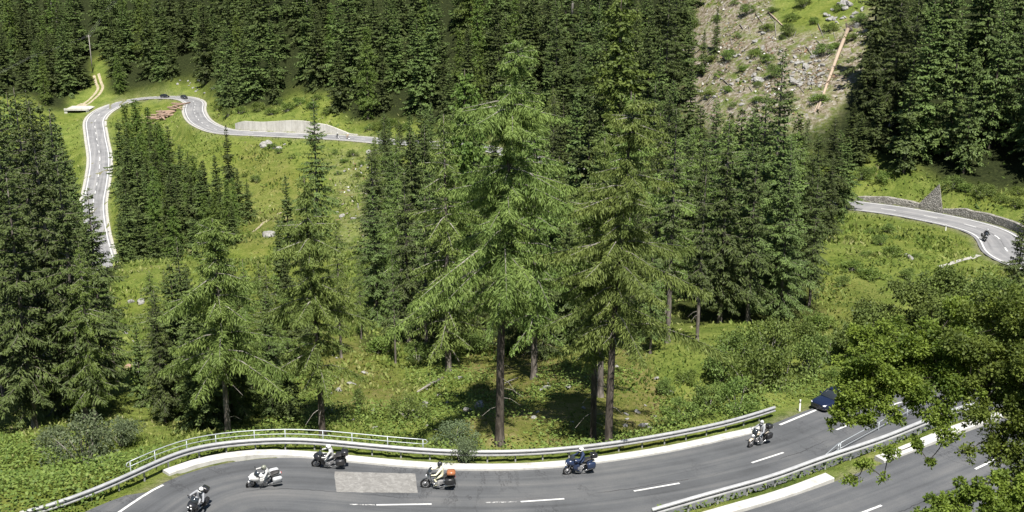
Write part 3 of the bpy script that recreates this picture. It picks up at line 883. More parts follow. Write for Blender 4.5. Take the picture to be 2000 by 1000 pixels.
def conifer(seed, H, R, cb, kind='spruce', dens=1., seglen=.42, wood=True, ragged=.2, prof=None, hole=0., lean=0., gap=None, nb=None, slim=1.):
    """returns (needle faces, random shade, trunk MB, dead-branch MB); crown starts at cb*H"""
    r = RNG(seed)
    Qs = []; sh = []
    TR_ = MB(); DB = MB(); LM = TR_ if kind == 'spruce' else MB()
    bend_ = r.normal(0, .008 * H, 2) + np.array([lean, 0])
    axis = lambda h: np.array([bend_[0] * (h / H) ** 2, bend_[1] * (h / H) ** 2, h])
    r0 = .0088 * H + .06
    hs = [-.9, .12, .45, 1.1] + [H * k for k in np.linspace(.1, 1, 9)]
    TR_.tube([tuple(axis(k)) for k in hs], [r0 * f for f in (1.9, 1.62, 1.28, 1.06)] + [r0 * (1 - k / H) ** .8 + .02 for k in hs[4:]], 9)
    h = cb * H
    gap = gap or (.8 if kind == 'spruce' else .85)
    nb_ = nb or (5 if kind == 'spruce' else 4)
    while h < H * .995:
        t = (h - cb * H) / (H - cb * H)
        if prof is None:
            L0 = R * (((1 - t) ** .76) * (.84 + .16 * min(1, t / .15)) + .015) if kind == 'spruce' else R * ((1 - t) ** .62 * (.55 + .45 * min(1, t / .22)) + .03)
        else: L0 = R * np.interp(t, prof[0], prof[1])
        nb = nb_
        a0 = r.rand() * 6.283
        clump = .75 + .5 * math.sin(h * 1.3 + seed) * ragged * 2
        for b in range(nb):
            if r.rand() < hole: continue
            az = a0 + b * 6.283 / nb + r.normal(0, .25)
            L = L0 * clump * r.uniform(1 - ragged * 1.6, 1 + ragged)
            if r.rand() < .06: L *= 1.25
            if L < .12: L = .12
            e = np.array([math.cos(az), math.sin(az), 0]); f = np.array([-e[1], e[0], 0])
            if kind == 'spruce': ca_, cb_, cc_ = .45 * t - .10, -.62 + .35 * t, .30
            else: ca_, cb_, cc_ = .22 * t + .16 + r.normal(0, .09), -1.0 + .25 * t, .45
            hh = h + r.uniform(-.2, .2)
            base = axis(hh)
            curve = lambda s: base + e * (L * s)[:, None] + np.array([0, 0, 1.]) * (L * (ca_ * s + cb_ * s ** 2 + cc_ * s ** 3))[:, None]
            if wood and L > .8:
                q = curve(np.linspace(0, .92, 4))
                kk = 1. if kind == 'spruce' else 1.05
                LM.tube([tuple(p) for p in q], [(.022 + .010 * L) * kk, (.018 + .006 * L) * kk, .018 * kk, .010], 3, cap=False)
            n_t = max(3, int(L * (7.0 if kind == 'spruce' else 4.6) * dens))
            s = np.sort(r.uniform(.10 if kind == 'spruce' else .05, 1, n_t))
            s[-1] = .97
            p = curve(s)
            side = np.where(r.rand(n_t) < .5, 1., -1.)
            tl = np.clip(L * .40 * (1.08 - s) ** .7, .25 if kind == 'spruce' else .4, 1.05 if kind == 'spruce' else 1.1) * r.uniform(.6, 1.15, n_t)
            tang = curve(np.minimum(s + .05, 1.05)) - curve(s - .05); tang /= np.linalg.norm(tang, axis=1)[:, None]
            if kind == 'spruce':
                d = f[None] * (side * r.uniform(.55, 1.0, n_t))[:, None] + tang * r.uniform(.45, .9, n_t)[:, None]
                d[:, 2] -= r.uniform(.1, .75, n_t)
            else:
                d = f[None] * (side * r.uniform(.35, 1.0, n_t))[:, None] + tang * r.uniform(.15, .8, n_t)[:, None]
                d[:, 2] -= r.uniform(.25, 1.5, n_t)
            d /= np.linalg.norm(d, axis=1)[:, None]
            k = 3 if kind == 'spruce' else 4
            brs = r.rand() * .4
            for j in range(k):
                if kind == 'spruce':
                    st = p + d * (tl * j / k)[:, None] + r.normal(0, .03, (n_t, 3))
                    dd = d + r.normal(0, .28, (n_t, 3)); dd[:, 2] -= .12 * j
                    Qs.append(kites(st, dd, tl / k * 1.75 + .10, r.uniform(.11, .21, n_t) * slim * seglen / .42, r, 1.3))
                else:
                    st = p + d * (tl * j / k)[:, None] + r.normal(0, .05, (n_t, 3))
                    dd = d * .8 + r.normal(0, .42, (n_t, 3)); dd[:, 2] -= .18 * j
                    Qs.append(kites(st, dd, tl / k * 1.35 + .12, r.uniform(.08, .16, n_t) * slim * seglen / .42, r, .7))
                sh.append(np.clip(brs + r.rand(n_t) * .5 + .15 * s, 0, 1))
        h += gap * r.uniform(.7, 1.3) * (1 - .45 * t)
    if wood:                                                     # dead stubs below the crown
        for _ in range(int(7 * cb * H / 6)):
            hh = r.uniform(.25, 1.12) * cb * H; az = r.rand() * 6.283; L = r.uniform(.5, 1.9)
            p = axis(hh); e = np.array([math.cos(az), math.sin(az), 0])
            DB.tube([tuple(p), tuple(p + e * L * .5 + [0, 0, -.12 * L]), tuple(p + e * L + [0, 0, -.5 * L])], [.03, .02, .01], 3, cap=False)
    return np.concatenate(Qs), np.concatenate(sh), TR_, DB, (LM if LM is not TR_ else MB())

def tree_proto(name, seed, H, R, cb, kind, needle, bark, **kw):
    Q, sh, T, D, LMB = conifer(seed, H, R, cb, kind, **kw)
    me = quads_mesh(name + '_crown', Q, sh); me.materials.append(needle)
    tm = new_mesh(name + '_trunk', T.V, T.F, True); tm.materials.append(bark)
    dm = None
    if D.V:
        dm = new_mesh(name + '_dead', D.V, D.F); dm.materials.append(M_TWIG)
    lm = None
    if LMB.V:
        lm = new_mesh(name + '_limbs', LMB.V, LMB.F); lm.materials.append(M_TWIG)
    return dict(crown=me, trunk=tm, dead=dm, limbs=lm, H=H, R=R, faces=len(Q))

def place_tree(proto, name, p, h, label, cat, group=None, rz=0., wide=1., z_sink=.3):
    s = h / proto['H']
    root = empty(name, (p[0], p[1], p[2] - z_sink), label, cat, group, rz)
    root.scale = (s * wide, s * wide, s)
    link('trunk', proto['trunk'], root); link('crown', proto['crown'], root)
    if proto['limbs'] is not None: link('limbs', proto['limbs'], root)['kind'] = 'stuff'
    if proto['dead'] is not None and s > .5: link('dead_branches', proto['dead'], root)['kind'] = 'stuff'
    return root

SPR = [tree_proto('spruce', 11 + i, 24., [5.0, 4.3, 5.5, 4.7][i], [.06, .10, .04, .08][i], 'spruce', M_SPRUCE, M_BARK, dens=1.3, seglen=.78, gap=1.05, nb=6, wood=False, ragged=[.2, .26, .18, .3][i]) for i in range(4)]
SPRN = [tree_proto('tall_spruce', 31 + i, 26., [5.2, 4.5, 5.7][i], [.12, .2, .05][i], 'spruce', M_SPRUCE, M_BARKG, dens=2.1, seglen=.56, slim=.62, gap=.85, nb=5, ragged=[.22, .3, .24][i]) for i in range(3)] + [tree_proto('bare_spruce', 38 + i, 26., [3.4, 3.0][i], [.40, .33][i], 'spruce', M_SPRUCE, M_BARKG, dens=2.2, seglen=.56, slim=.62, gap=.85, ragged=.34, hole=.12) for i in range(2)]
LAR = [tree_proto('larch', 51 + i, 24., [4.8, 5.4, 4.4][i], [.22, .14, .3][i], 'larch', M_LARCH, M_BARKG, dens=4.2, seglen=.50, slim=.6, gap=.95, ragged=[.3, .34, .28][i]) for i in range(3)]
LIME = [tree_proto('young_larch', 71 + i, 20., [3.6, 4.2][i], .05, 'larch', M_LIME, M_BARK, dens=2.2, seglen=.68, gap=.9, nb=5, wood=False, ragged=.22) for i in range(2)]
print('faces', [p['faces'] for p in SPR + SPRN + LAR + LIME])
TREES = []                                                       # (x, y, height, radius) for spacing and hiding

def tall(u, y, v_top, proto, name, label, cat, group=None, wide=1., v_base=None, rz=None):
    """tree standing at distance y on the photo column u, its tip at row v_top"""
    p = at_y(u, v_top, y)
    if v_base is not None: p = hit(u, v_base, 60)
    g = ground(p[0], p[1])[0]
    ut = u
    x = p[0]
    top = at_y(u, v_top, p[1])[2]
    h = top - g
    r = RNG(int(u * 7 + y * 13))
    TREES.append((x, p[1], h, proto['R'] * h / proto['H'] * wide))
    return place_tree(proto, name, (x, p[1], g), h, label, cat, group, r.rand() * 6.28 if rz is None else rz, wide)

# hero larches along the guardrail, each one its own shape
def hero(seed, u, v_base, v_top, R, cb, name, label, cat, kind='larch', needle=None, bark=None, **kw):
    p = hit(u, v_base, 70); h = at_y(u, v_top, p[1])[2] - p[2]
    kw = dict(dict(dens=9.0, seglen=.42, slim=.54, ragged=.38, gap=.88, nb=5), **kw)
    pr = tree_proto(name, seed, h, R, cb, kind, needle or M_LARCH, bark or M_BARK, **kw)
    TREES.append((p[0], p[1], h, R))
    print(label, 'h=%.1f y=%.1f faces=%d' % (h, p[1], pr['faces']))
    return place_tree(pr, name, p, h, label, cat)
LP = ([0, .08, .2, .4, .6, .8, .92, 1], [.55, 1, .97, .80, .60, .42, .27, .06])
hero(101, 976, 868, 66, 6.9, .37, 'larch_tree', 'tallest larch with a bent tip and a thick bare brown trunk at the guardrail', 'tree', prof=LP, hole=.12, lean=.7)
hero(102, 1188, 872, 175, 5.8, .34, 'larch_tree', 'broad larch on the thick leaning trunk behind the dark blue motorcycle', 'tree', prof=LP, hole=.1, lean=.9)
hero(103, 1158, 868, 330, 4.0, .36, 'larch_tree', 'slimmer larch on the thin brown trunk just left of the leaning larch', 'tree', hole=.15)
hero(104, 1172, 775, 260, 4.2, .32, 'larch_tree', 'grey-trunked larch standing in the meadow behind the paired trunks', 'tree', bark=M_BARKG, hole=.1)
hero(105, 446, 852, 418, 5.3, .33, 'larch_tree', 'larch with a pale grey trunk behind the pipe handrail at the bend', 'tree', bark=M_BARKG, prof=LP, hole=.08)
hero(106, 630, 852, 338, 4.6, .30, 'larch_tree', 'slender larch with a dark leaning trunk beside the handrail end', 'tree', lean=-.8, hole=.08)

# ---- trees one can tell apart (photo column, distance, tip row)
DK = 'dark spruce '
def T_(u, y, vt, k, label, kind='spruce_tree', wide=1., group=None):
    pr = {'s': SPR, 'n': SPRN, 'l': LAR, 'y': LIME}[k[0]][int(k[1])]
    return tall(u, y, vt, pr, kind, label, 'tree', group, wide)
LT, LG = 'larch_tree', 'larch_tree'
T_(610, 228, 188, 'n1', 'tall narrow dark spruce whose tip crosses the concrete retaining wall', wide=.95)
T_(556, 205, 338, 's1', 'small dark spruce just left of the tall narrow spruce by the meadow')
T_(543, 180, 425, 's2', 'low dark spruce beside the white boulder on the meadow path')
T_(440, 352, 240, 's1', 'slim dark spruce hiding the near end of the S-bend in the valley road', wide=.9)
T_(1212, 205, -14, 'y1', 'bright green larch towering over the centre of the forest', LT, 1.2)
T_(1532, 150, 88, 'n1', 'dark pointed spruce reaching up into the rockslide clearing')
T_(1238, 120, 172, 'l1', 'light larch crown standing behind the paired trunks', LT)
T_(1046, 105, 200, 'l0', 'pale larch just right of the tallest larch', LT)
T_(868, 112, 215, 'l1', 'wide larch whose boughs reach left of the tallest larch', LT)
T_(905, 150, 130, 'y1', 'yellowish larch rising left of the tip of the tallest larch', LT)
T_(808, 170, 255, 's1', 'dark spruce whose tip covers the end of the distant road', wide=1.1)
T_(748, 150, 418, 's3', 'small thin dark spruce at the edge of the sunny meadow', wide=.75)
T_(790, 125, 330, 'n1', 'grey-green spruce left of the wide larch', wide=.9)
T_(826, 118, 360, 'n4', 'spruce with a dark bare trunk above the bushy bank', wide=.85)
T_(858, 121, 300, 'n4', 'spruce with a pale grey trunk next to the tall bare trunk', wide=.85)
T_(766, 116, 470, 'n4', 'young spruce over the leaning grey trunk in the undergrowth', wide=.7)
# right of centre
T_(1322, 113, 205, 'n4', 'spruce with a long pale trunk above the alder shrubs', wide=.95)
T_(1378, 112, 300, 'n4', 'spruce with a thin pale trunk and dead lower branches', wide=.85)
T_(1290, 135, 215, 'l0', 'larch between the leaning larch and the pale-trunked spruce', LT, .9)
T_(1425, 122, 232, 'n0', 'dense mid-green spruce behind the alder shrubs')
T_(1478, 128, 205, 'n2', 'tall full spruce left of the right-hand meadow')
T_(1548, 132, 262, 'n0', 'broad spruce with grey dead skirts at the meadow edge')
T_(1592, 150, 292, 'n2', 'spruce at the right end of the central wood, close to the meadow', wide=.9)
T_(1628, 175, 300, 'n0', 'spruce beside the spot where the right-hand road disappears', wide=.9)
T_(1650, 195, 330, 's0', 'small spruce in front of the low stone wall', wide=.8)
T_(1355, 160, 240, 'l2', 'light larch top poking out between dark spruces', LT)
T_(1090, 140, 300, 'l2', 'larch in the hollow behind the grey-trunked larch', LT, 1.0)
T_(1130, 128, 390, 'l0', 'lower larch left of the slimmer larch', LT, .9)
T_(1500, 190, 262, 'n0', 'spruce in the second row behind the tall full spruce')
T_(1570, 205, 290, 's2', 'spruce in front of the hidden stretch of the right-hand road')
T_(1440, 215, 270, 's0', 'darker spruce deep in the right part of the central wood')
T_(1400, 180, 260, 'n2', 'spruce just above the dead lower branches of the pale trunk')
T_(1702, 240, 62, 's0', 'tall dark spruce directly right of the fallen trunk')
T_(1668, 232, 196, 's2', 'spruce whose tip reaches the lower end of the fallen trunk', wide=1.35)
T_(1632, 196, 226, 'n0', 'dark spruce below the lower end of the fallen trunk', wide=1.35)
T_(1604, 178, 258, 'n2', 'wide spruce just left below the fallen trunk', wide=1.35)
T_(1660, 210, 262, 's3', 'spruce where the right-hand road slips behind the wood', wide=1.35)
T_(1578, 200, 226, 'n1', 'spruce left of the bright stone patch on the clearing')
T_(1500, 158, 178, 'n0', 'spruce at the lower edge of the rockslide clearing', wide=1.35)
T_(1452, 165, 205, 's2', 'spruce below the left part of the rockslide clearing', wide=1.35)
T_(1405, 150, 190, 'n2', 'tall spruce left of the rockslide clearing')
T_(1684, 227, 215, 's2', 'spruce in the gap between the fallen trunk and the masonry buttress, upper one', wide=1.35)
T_(1722, 229, 140, 's0', 'spruce standing between the fallen trunk and the buttress, its right neighbour')
T_(1655, 220, 300, 's1', 'small spruce above the left end of the low stone wall')
T_(1645, 222, 250, 's0', 'spruce between the stone wall end and the fallen trunk tip', wide=1.3)
T_(1560, 185, 215, 's0', 'broad spruce directly below the bright stone patch', wide=1.3)
T_(1480, 200, 200, 's3', 'spruce whose tip stands in front of the middle of the rockslide', wide=1.3)
T_(1372, 185, 200, 's0', 'spruce at the left lower corner of the rockslide clearing', wide=1.3)
T_(1430, 190, 215, 's2', 'spruce between the two low corners of the rockslide clearing', wide=1.3)
T_(1348, 282, 22, 's1', 'dark spruce at the left edge of the rockslide clearing, upper one')
T_(1376, 290, 52, 's3', 'spruce growing on the left part of the rockslide, middle one')
T_(1402, 296, 8, 's0', 'spruce at the top left of the rockslide clearing', wide=.8)
T_(1352, 262, 118, 's2', 'spruce at the left edge of the rockslide clearing, lower one')
T_(1010, 117, 430, 'n0', 'mid-height spruce right behind the tallest larch trunk')
T_(1064, 114, 462, 'n2', 'bushy spruce between the tallest larch and the paired trunks')
T_(1112, 119, 425, 's2', 'dark spruce behind the slimmer larch')
T_(1246, 117, 405, 'n0', 'dark spruce right of the leaning larch')
T_(1278, 110, 455, 'n1', 'spruce with low boughs at the edge of the dry meadow')
T_(930, 121, 440, 'n2', 'dark spruce left behind the tallest larch trunk')
T_(885, 124, 470, 's0', 'low dark spruce among the bare trunks')
T_(962, 235, 235, 's0', 'spruce behind the crown of the tallest larch, hiding the distant road')
T_(760, 330, 232, 's1', 'slim spruce beside the end of the visible distant road', wide=.9)
T_(1760, 243, 20, 's2', 'spruce above the masonry buttress')
# bottom left and left mass
T_(8, 92, 330, 'n0', 'big dark spruce at the left picture edge above the leafy bank')
T_(62, 98, 190, 'n2', 'broad dark spruce second from the left edge', wide=.85)
T_(112, 93, 300, 'n1', 'spruce with a slanting grey trunk in the left wood')
T_(168, 104, 362, 'n0', 'dark spruce with its tip in front of the valley road')
T_(150, 92, 470, 'l1', 'light larch at the front of the left wood', LT, .8)
T_(30, 120, 165, 'n1', 'tallest spruce of the left wood', wide=.9)
T_(95, 130, 205, 'n0', 'spruce right of the tallest one in the left wood', wide=.9)
T_(-20, 110, 200, 'n2', 'spruce cut by the left picture edge')
T_(46, 150, 170, 'n2', 'spruce third from the edge in the back row of the left wood')
T_(76, 165, 198, 's2', 'spruce at the top of the left wood under the power pole')
T_(100, 185, 222, 's0', 'spruce left of the valley meadow in the back of the left wood')
T_(119, 205, 262, 's2', 'spruce bordering the valley meadow, upper one')
T_(132, 215, 305, 's3', 'spruce bordering the valley meadow, lower one')
T_(18, 160, 175, 's0', 'spruce in the very back of the left wood')
T_(-8, 150, 158, 'n0', 'back row spruce cut by the left picture edge')
T_(92, 150, 262, 'n1', 'slim spruce in the middle of the left wood', wide=.9)
T_(205, 118, 530, 'l2', 'small light larch at the right edge of the left wood', LT, .8)
# around the pale-trunked larch at the bend
T_(345, 100, 455, 'n2', 'dense spruce left of the pale-trunked larch', wide=.85)
T_(300, 92, 560, 'n0', 'bushy young spruce above the start of the handrail', wide=1.0)
T_(395, 96, 520, 'l0', 'larch tucked behind the pale-trunked larch', LT, .9)
T_(520, 94, 560, 'n2', 'dark young spruce between the two handrail larches', wide=1.0)
T_(475, 106, 500, 'l1', 'light larch on the slope below the meadow path', LT, .85)
T_(560, 92, 660, 's2', 'small dark spruce close behind the handrail', wide=1.1)
T_(655, 118, 420, 'l0', 'larch right of the slender leaning larch', LT, .8)
T_(590, 125, 470, 'n0', 'spruce hidden behind the slender leaning larch', wide=.8)
T_(700, 128, 500, 'l2', 'light larch at the foot of the sunny meadow', LT, .75)
T_(320, 125, 520, 'l1', 'light larch above the bushy young spruce', LT, .8)
T_(262, 98, 620, 's1', 'little spruce right of the steep grass strip', wide=.9)
# in the loop of the valley road
i_ = 0
for (u, y, vt, k) in [(243, 408, 198, 'y0'), (262, 402, 190, 'y1'), (285, 398, 205, 'y0'), (228, 392, 232, 's0'), (306, 385, 235, 'y1'), (326, 372, 243, 's1'), (272, 372, 255, 'y0'), (246, 360, 275, 's2'),
                      (348, 352, 280, 's3'), (300, 348, 290, 's0'), (376, 340, 300, 'y1'), (395, 325, 318, 's1'), (330, 318, 335, 's2'), (420, 318, 300, 's3'), (270, 318, 330, 's0'), (462, 318, 325, 's1'),
                      (482, 305, 352, 's0'), (440, 300, 355, 's2'), (365, 300, 352, 'y0'), (300, 298, 365, 's3'), (245, 300, 372, 's1'), (408, 285, 378, 's0'), (335, 275, 398, 'y1'), (270, 275, 402, 's2'), (450, 272, 392, 's3'), (232, 272, 415, 's0'), (375, 262, 420, 's1'), (300, 255, 430, 's2')]:
    lime = k[0] == 'y'
    T_(u, y, vt, k, 'bright green young larch in the clump inside the loop of the valley road' if lime else 'spruce in the clump inside the loop of the valley road', LT if lime else 'spruce_tree', 1.35, 'larches inside the road loop' if lime else 'spruces inside the road loop')

# ---- the woods: every tree in view is a thing; those wholly hidden behind others are left out
GW, GH = 500, 250
hid = np.zeros((GH, GW), bool)
def silhouette(x, y, h, r, shrink):
    g = ground(x, y)[0]
    (ub, ut), (vb, vt), (d, _) = [a for a in project(np.array([[x, y, g + .12 * h], [x, y, g + h]]))]
    rp = r * F_PX / d * shrink
    j0, j1 = int(max(0, vt / 4)), int(min(GH - 1, vb / 4))
    cells = []
    for j in range(j0, j1 + 1):
        f = (j * 4 + 2 - vt) / max(vb - vt, 1)
        hw = rp * np.clip(f, 0, 1) ** .8
        c = ub + (ut - ub) * (1 - f)
        a, b = int(max(0, (c - hw) / 4)), int(min(GW - 1, (c + hw) / 4))
        if b >= a and j >= 0: cells.append((j, a, b + 1))
    return cells
cand = []
r = RNG(5)
def fill(y0, y1, x0, x1, sp, pred, hr, region, kinds):
    xs = np.arange(x0, x1, sp)
    for i, y in enumerate(np.arange(y0, y1, sp * .9)):
        for x in xs:
            px, py = x + r.uniform(-.42, .42) * sp + (i % 2) * sp / 2, y + r.uniform(-.42, .42) * sp
            cand.append((px, py, r.uniform(*hr), region, kinds[r.randint(len(kinds))], pred))
def pred_hill(u, v, x, y): return in_poly(u, v, FOREST_PX)[0] and not in_poly(u, v, SCREE_PX)[0]
def pred_any(u, v, x, y): return True
def pred_belt(u, v, x, y): return u > 735 and -22 - (y - 122) * .12 < x < 34 + (y - 122) * .1
def pred_left(u, v, x, y): return u < 175 and v < 850
fill(330, 640, -330, 40, 9.8, pred_hill, (17, 32), 'far', ['s0', 's1', 's2', 's3', 's0', 's2', 'y0'])
fill(205, 420, 10, 190, 7.6, pred_hill, (22, 30), 'hill', ['s0', 's2', 's3', 's1', 'n0', 'n2'])
fill(121, 160, -34, 50, 6.6, pred_belt, (13, 22), 'front', ['n0', 'n2', 's2', 's0', 'n1', 'l1'])
fill(160, 330, -40, 70, 8.6, pred_belt, (18, 25), 'belt', ['n0', 'n1', 'n2', 'l0', 's0', 's2'])
LOOP_PX = [(212, 255), (300, 235), (345, 250), (400, 305), (490, 360), (500, 475), (440, 490), (330, 505), (215, 510)]
def pred_loop(u, v, x, y): return in_poly(u, v, LOOP_PX)[0]
fill(240, 440, -125, -40, 6.2, pred_loop, (13, 21), 'loop', ['s0', 's1', 's2', 's3', 'y0', 'y1', 's0'])
NEAR_PX = [(270, 640), (330, 600), (420, 640), (520, 640), (590, 690), (580, 840), (470, 850), (330, 850), (275, 860)]
def pred_near(u, v, x, y): return in_poly(u, v, NEAR_PX)[0]
fill(84, 130, -40, -10, 4.6, pred_near, (8, 15), 'near', ['n0', 'n2', 's2', 's0', 'l1', 'l0'])
fill(92, 300, -170, -38, 6.6, pred_left, (19, 27), 'left', ['n0', 'n1', 'n2', 's0', 's2'])
cand.sort(key=lambda c: c[1])
for (x, y, h, rr) in sorted(TREES, key=lambda q: q[1]):
    pass
allt = [(y, x, h, rr, None) for (x, y, h, rr) in TREES] + [(c[1], c[0], c[2], None, c) for c in cand]
allt.sort(key=lambda q: q[0])
placed = [(x, y) for (x, y, h, rr) in TREES]
REG = {'front': 'spruce in the first rows of the central wood, behind the sunny bank', 'loop': 'spruce filling the dense clump inside the loop of the valley road', 'near': 'young spruce on the bank between the pale-trunked larch and the handrail', 'far': 'spruce in the dark forest on the far slope above the valley road', 'hill': 'tall spruce in the steep forest above the right-hand road', 'belt': 'spruce in the middle of the wood between the two roads', 'left': 'dark spruce deep in the wood at the left edge'}
REGL = {'front': 'larch in the first rows of the central wood, behind the sunny bank', 'loop': 'fresh green larch filling the dense clump inside the road loop', 'near': 'young larch on the bank around the pale-trunked larch', 'far': 'light young larch scattered in the far forest slope', 'belt': 'light larch in the middle of the wood between the two roads'}
cnt = {}
CLEAR_PX = [(1350, 80), (1335, 190), (1450, 225), (1560, 235), (1640, 235), (1690, 90), (1710, -60), (1480, -60), (1390, 20)]
for (y, x, h, rr, c) in allt:
    if c is None:
        for (j, a, b) in silhouette(x, y, h, rr, .40): hid[j, a:b] = True
        continue
    g = ground(x, y)[0]
    u, v, d = [q[0] for q in project(np.array([[x, y, g]]))]
    if d < 10 or not c[5](u, v, x, y): continue
    if u < -60 or u > 2060: continue
    if c[3] == 'far' and vnoise(np.array([x]), np.array([y]), .035, 61)[0] < .08: continue
    if road_near(np.array([x]), np.array([y]))[0][0] < 4.5: continue
    if min((x - a) ** 2 + (y - b) ** 2 for a, b in placed) < (6 if c[3] in ('near', 'loop') else 9 if c[3] == 'front' else 14 if y < 300 else 20): continue
    k = c[4]; pr = {'s': SPR, 'n': SPRN, 'l': LAR, 'y': LIME}[k[0]][int(k[1])]
    rad = pr['R'] * h / pr['H']
    ax = np.array([[x, y, g + h * q] for q in (.55, .7, .85, 1.)]); au, av, _ = project(ax)
    if c[3] in ('hill', 'far', 'belt') and (in_poly(au, av, CLEAR_PX).any() or in_poly(au + pr['R'] * h / pr['H'] * F_PX / d * np.array([.9, .7, .4, .1]), av, CLEAR_PX).any()): continue
    if c[3] == 'loop' and av[-1] < np.interp(au[-1], [215, 240, 270, 300, 330, 360, 400, 450, 495], [240, 198, 203, 228, 255, 288, 312, 330, 352]): continue
    if c[3] == 'left' and av[-1] < np.interp(au[-1], [-60, 0, 50, 100, 135, 150, 205], [150, 165, 168, 200, 292, 365, 400]): continue
    if c[3] == 'left' and u > 215: continue
    cells = silhouette(x, y, h, rad, .95)
    tot = sum(b - a for j, a, b in cells)
    vis = sum((~hid[j, a:b]).sum() for j, a, b in cells)
    if tot == 0 or vis < max(6, .12 * tot): continue
    for (j, a, b) in silhouette(x, y, h, rad, .60): hid[j, a:b] = True
    placed.append((x, y))
    larch = k[0] in 'ly'
    place_tree(pr, 'larch_tree' if larch else 'spruce_tree', (x, y, g), h, (REGL if larch else REG)[c[3]], 'tree', ('larches ' if larch else 'spruces ') + {'far': 'on the far slope', 'hill': 'above the right-hand road', 'belt': 'between the roads', 'front': 'in the front rows of the wood', 'loop': 'filling the road loop', 'near': 'on the bank at the bend', 'left': 'in the left wood'}[c[3]], r.rand() * 6.28, r.uniform(.85, 1.2) * (1.15 if c[3] == 'far' else 1.0))
    cnt[c[3], larch] = cnt.get((c[3], larch), 0) + 1
print('trees', cnt, len(placed))

# ------------------------------------------------------------------ shrubs and the broadleaf trees
M_ALDER = leaf_mat('alder leaves', (.034, .064, .014), (.20, .27, .066), objvar=.25, tw=.25, scale=.8)
M_WILLOW = leaf_mat('grey green willow leaves', (.040, .062, .028), (.165, .205, .105), objvar=.2, tw=.2, scale=.8)
M_BRIGHT = leaf_mat('fresh green leaves', (.045, .088, .014), (.215, .275, .065), objvar=.25, tw=.3, scale=.8)
M_MAPLE = leaf_mat('yellow-green broad leaves', (.034, .066, .010), (.26, .32, .055), objvar=.2, tw=.42, scale=.35)  # yellow-green is the leaves' own colour
M_MAPLER = leaf_mat('darker green broad leaves', (.026, .050, .010), (.22, .28, .055), objvar=.2, tw=.4, scale=.4)  # own darker green of the tree at the right edge
M_MAPLED = leaf_mat('deep green broad leaves', (.028, .050, .012), (.18, .235, .055), objvar=.2, tw=.25, scale=.5)
M_DKBARK = bark_mat('dark smooth bark', (.02, .017, .014), (.07, .06, .05))

def leaf_cloud(r, C, rad, n, ln, wd, flat=.9):
    """n leaves in ragged clumps round the centres C with radii rad"""
    C = np.asarray(C, float); rad = np.asarray(rad, float)
    w_ = rad ** 2.3; k = r.choice(len(C), n, p=w_ / w_.sum())
    d = rnd_unit(r, n); q = r.rand(n) ** .45
    P = C[k] + d * (rad[k] * q)[:, None] * np.array([1, 1, .8])
    D = d + r.normal(0, .6, (n, 3)); D[:, 2] -= .15
    l = ln * r.uniform(.6, 1.3, n)
    tone = r.rand(len(C))
    return kites(P, D, l, wd * l / ln * r.uniform(.8, 1.2, n), r, flat), np.clip(tone[k] * .6 + r.rand(n) * .5 - .05, 0, 1)

def shrub_proto(name, seed, R, H, n, m_leaf, ln=.22, wd=.15, clumps=26):
    r = RNG(seed)
    C = []; rad = []
    for _ in range(clumps):
        a = r.rand() * 6.283; q = math.sqrt(r.rand()) * .95; z = r.rand() ** .7
        e = math.sqrt(max(0, 1 - (z * .9) ** 2))
        C.append((math.cos(a) * q * R * e, math.sin(a) * q * R * e, .12 * H + z * H * .8)); rad.append(R * r.uniform(.16, .34))
    Q, sh = leaf_cloud(r, C, rad, n, ln, wd)
    cm = quads_mesh(name + '_leaves', Q, sh); cm.materials.append(m_leaf)
    sb = MB()
    for c in C[:12]:
        c = np.array(c)
        sb.tube([(c[0] * .1, c[1] * .1, -.3), tuple(c * [.5, .5, .45]), tuple(c)], [.06, .04, .015], 4, cap=False)
    sm = new_mesh(name + '_stems', sb.V, sb.F); sm.materials.append(M_TWIG)
    return dict(crown=cm, trunk=sm, R=R, H=H)
SH = {'a': [shrub_proto('alder', 201 + i, 2.6, 3.0, 2600, M_ALDER) for i in range(3)], 'w': [shrub_proto('willow', 211 + i, 2.6, 2.6, 3000, M_WILLOW, .2, .11) for i in range(2)],
      'b': [shrub_proto('hazel', 221 + i, 2.4, 2.0, 1800, M_BRIGHT, .26, .18) for i in range(3)]}
def shrub(u, v, R, k, label, group=None, hs=1., y0=60):
    p = hit(u, v, y0); pr = SH[k[0]][int(k[1])]
    s = R / pr['R']
    root = empty('shrub', p, label, 'shrub', group, RNG(int(u + v)).rand() * 6.28)
    root.scale = (s, s, s * hs)
    link('stems', pr['trunk'], root)['kind'] = 'stuff'; link('foliage', pr['crown'], root)
    return root
shrub(165, 905, 2.9, 'w0', 'grey-green willow bush on the leafy bank below the left wood', hs=1.15)
shrub(240, 872, 1.9, 'w1', 'thin twiggy willow bush left of the handrail start')
shrub(108, 880, 1.6, 'w1', 'low willow bush at the foot of the left wood')
shrub(800, 818, 1.75, 'a0', 'dark green bush in the middle of the near bank', hs=1.0)
shrub(702, 792, .75, 'a1', 'tiny upright bush beside the pale boulders', hs=1.6)
shrub(888, 862, 1.9, 'w0', 'pale leafy bush left of the thick brown larch trunk', hs=.8)
shrub(905, 905, 1.5, 'w1', 'low grey-green bush right behind the guardrail')
shrub(1000, 690, 1.5, 'b0', 'bright low bush on the meadow under the dark spruces', hs=.7)
shrub(745, 690, 2.0, 'b1', 'fresh green bush at the foot of the thin trunks')
shrub(815, 705, 1.8, 'a2', 'dark bush between the bare trunks', hs=.9)
shrub(925, 690, 2.0, 'a1', 'bush on the bank left of the tallest trunk', hs=.9)
GA = 'alder shrubs above the right guardrail'
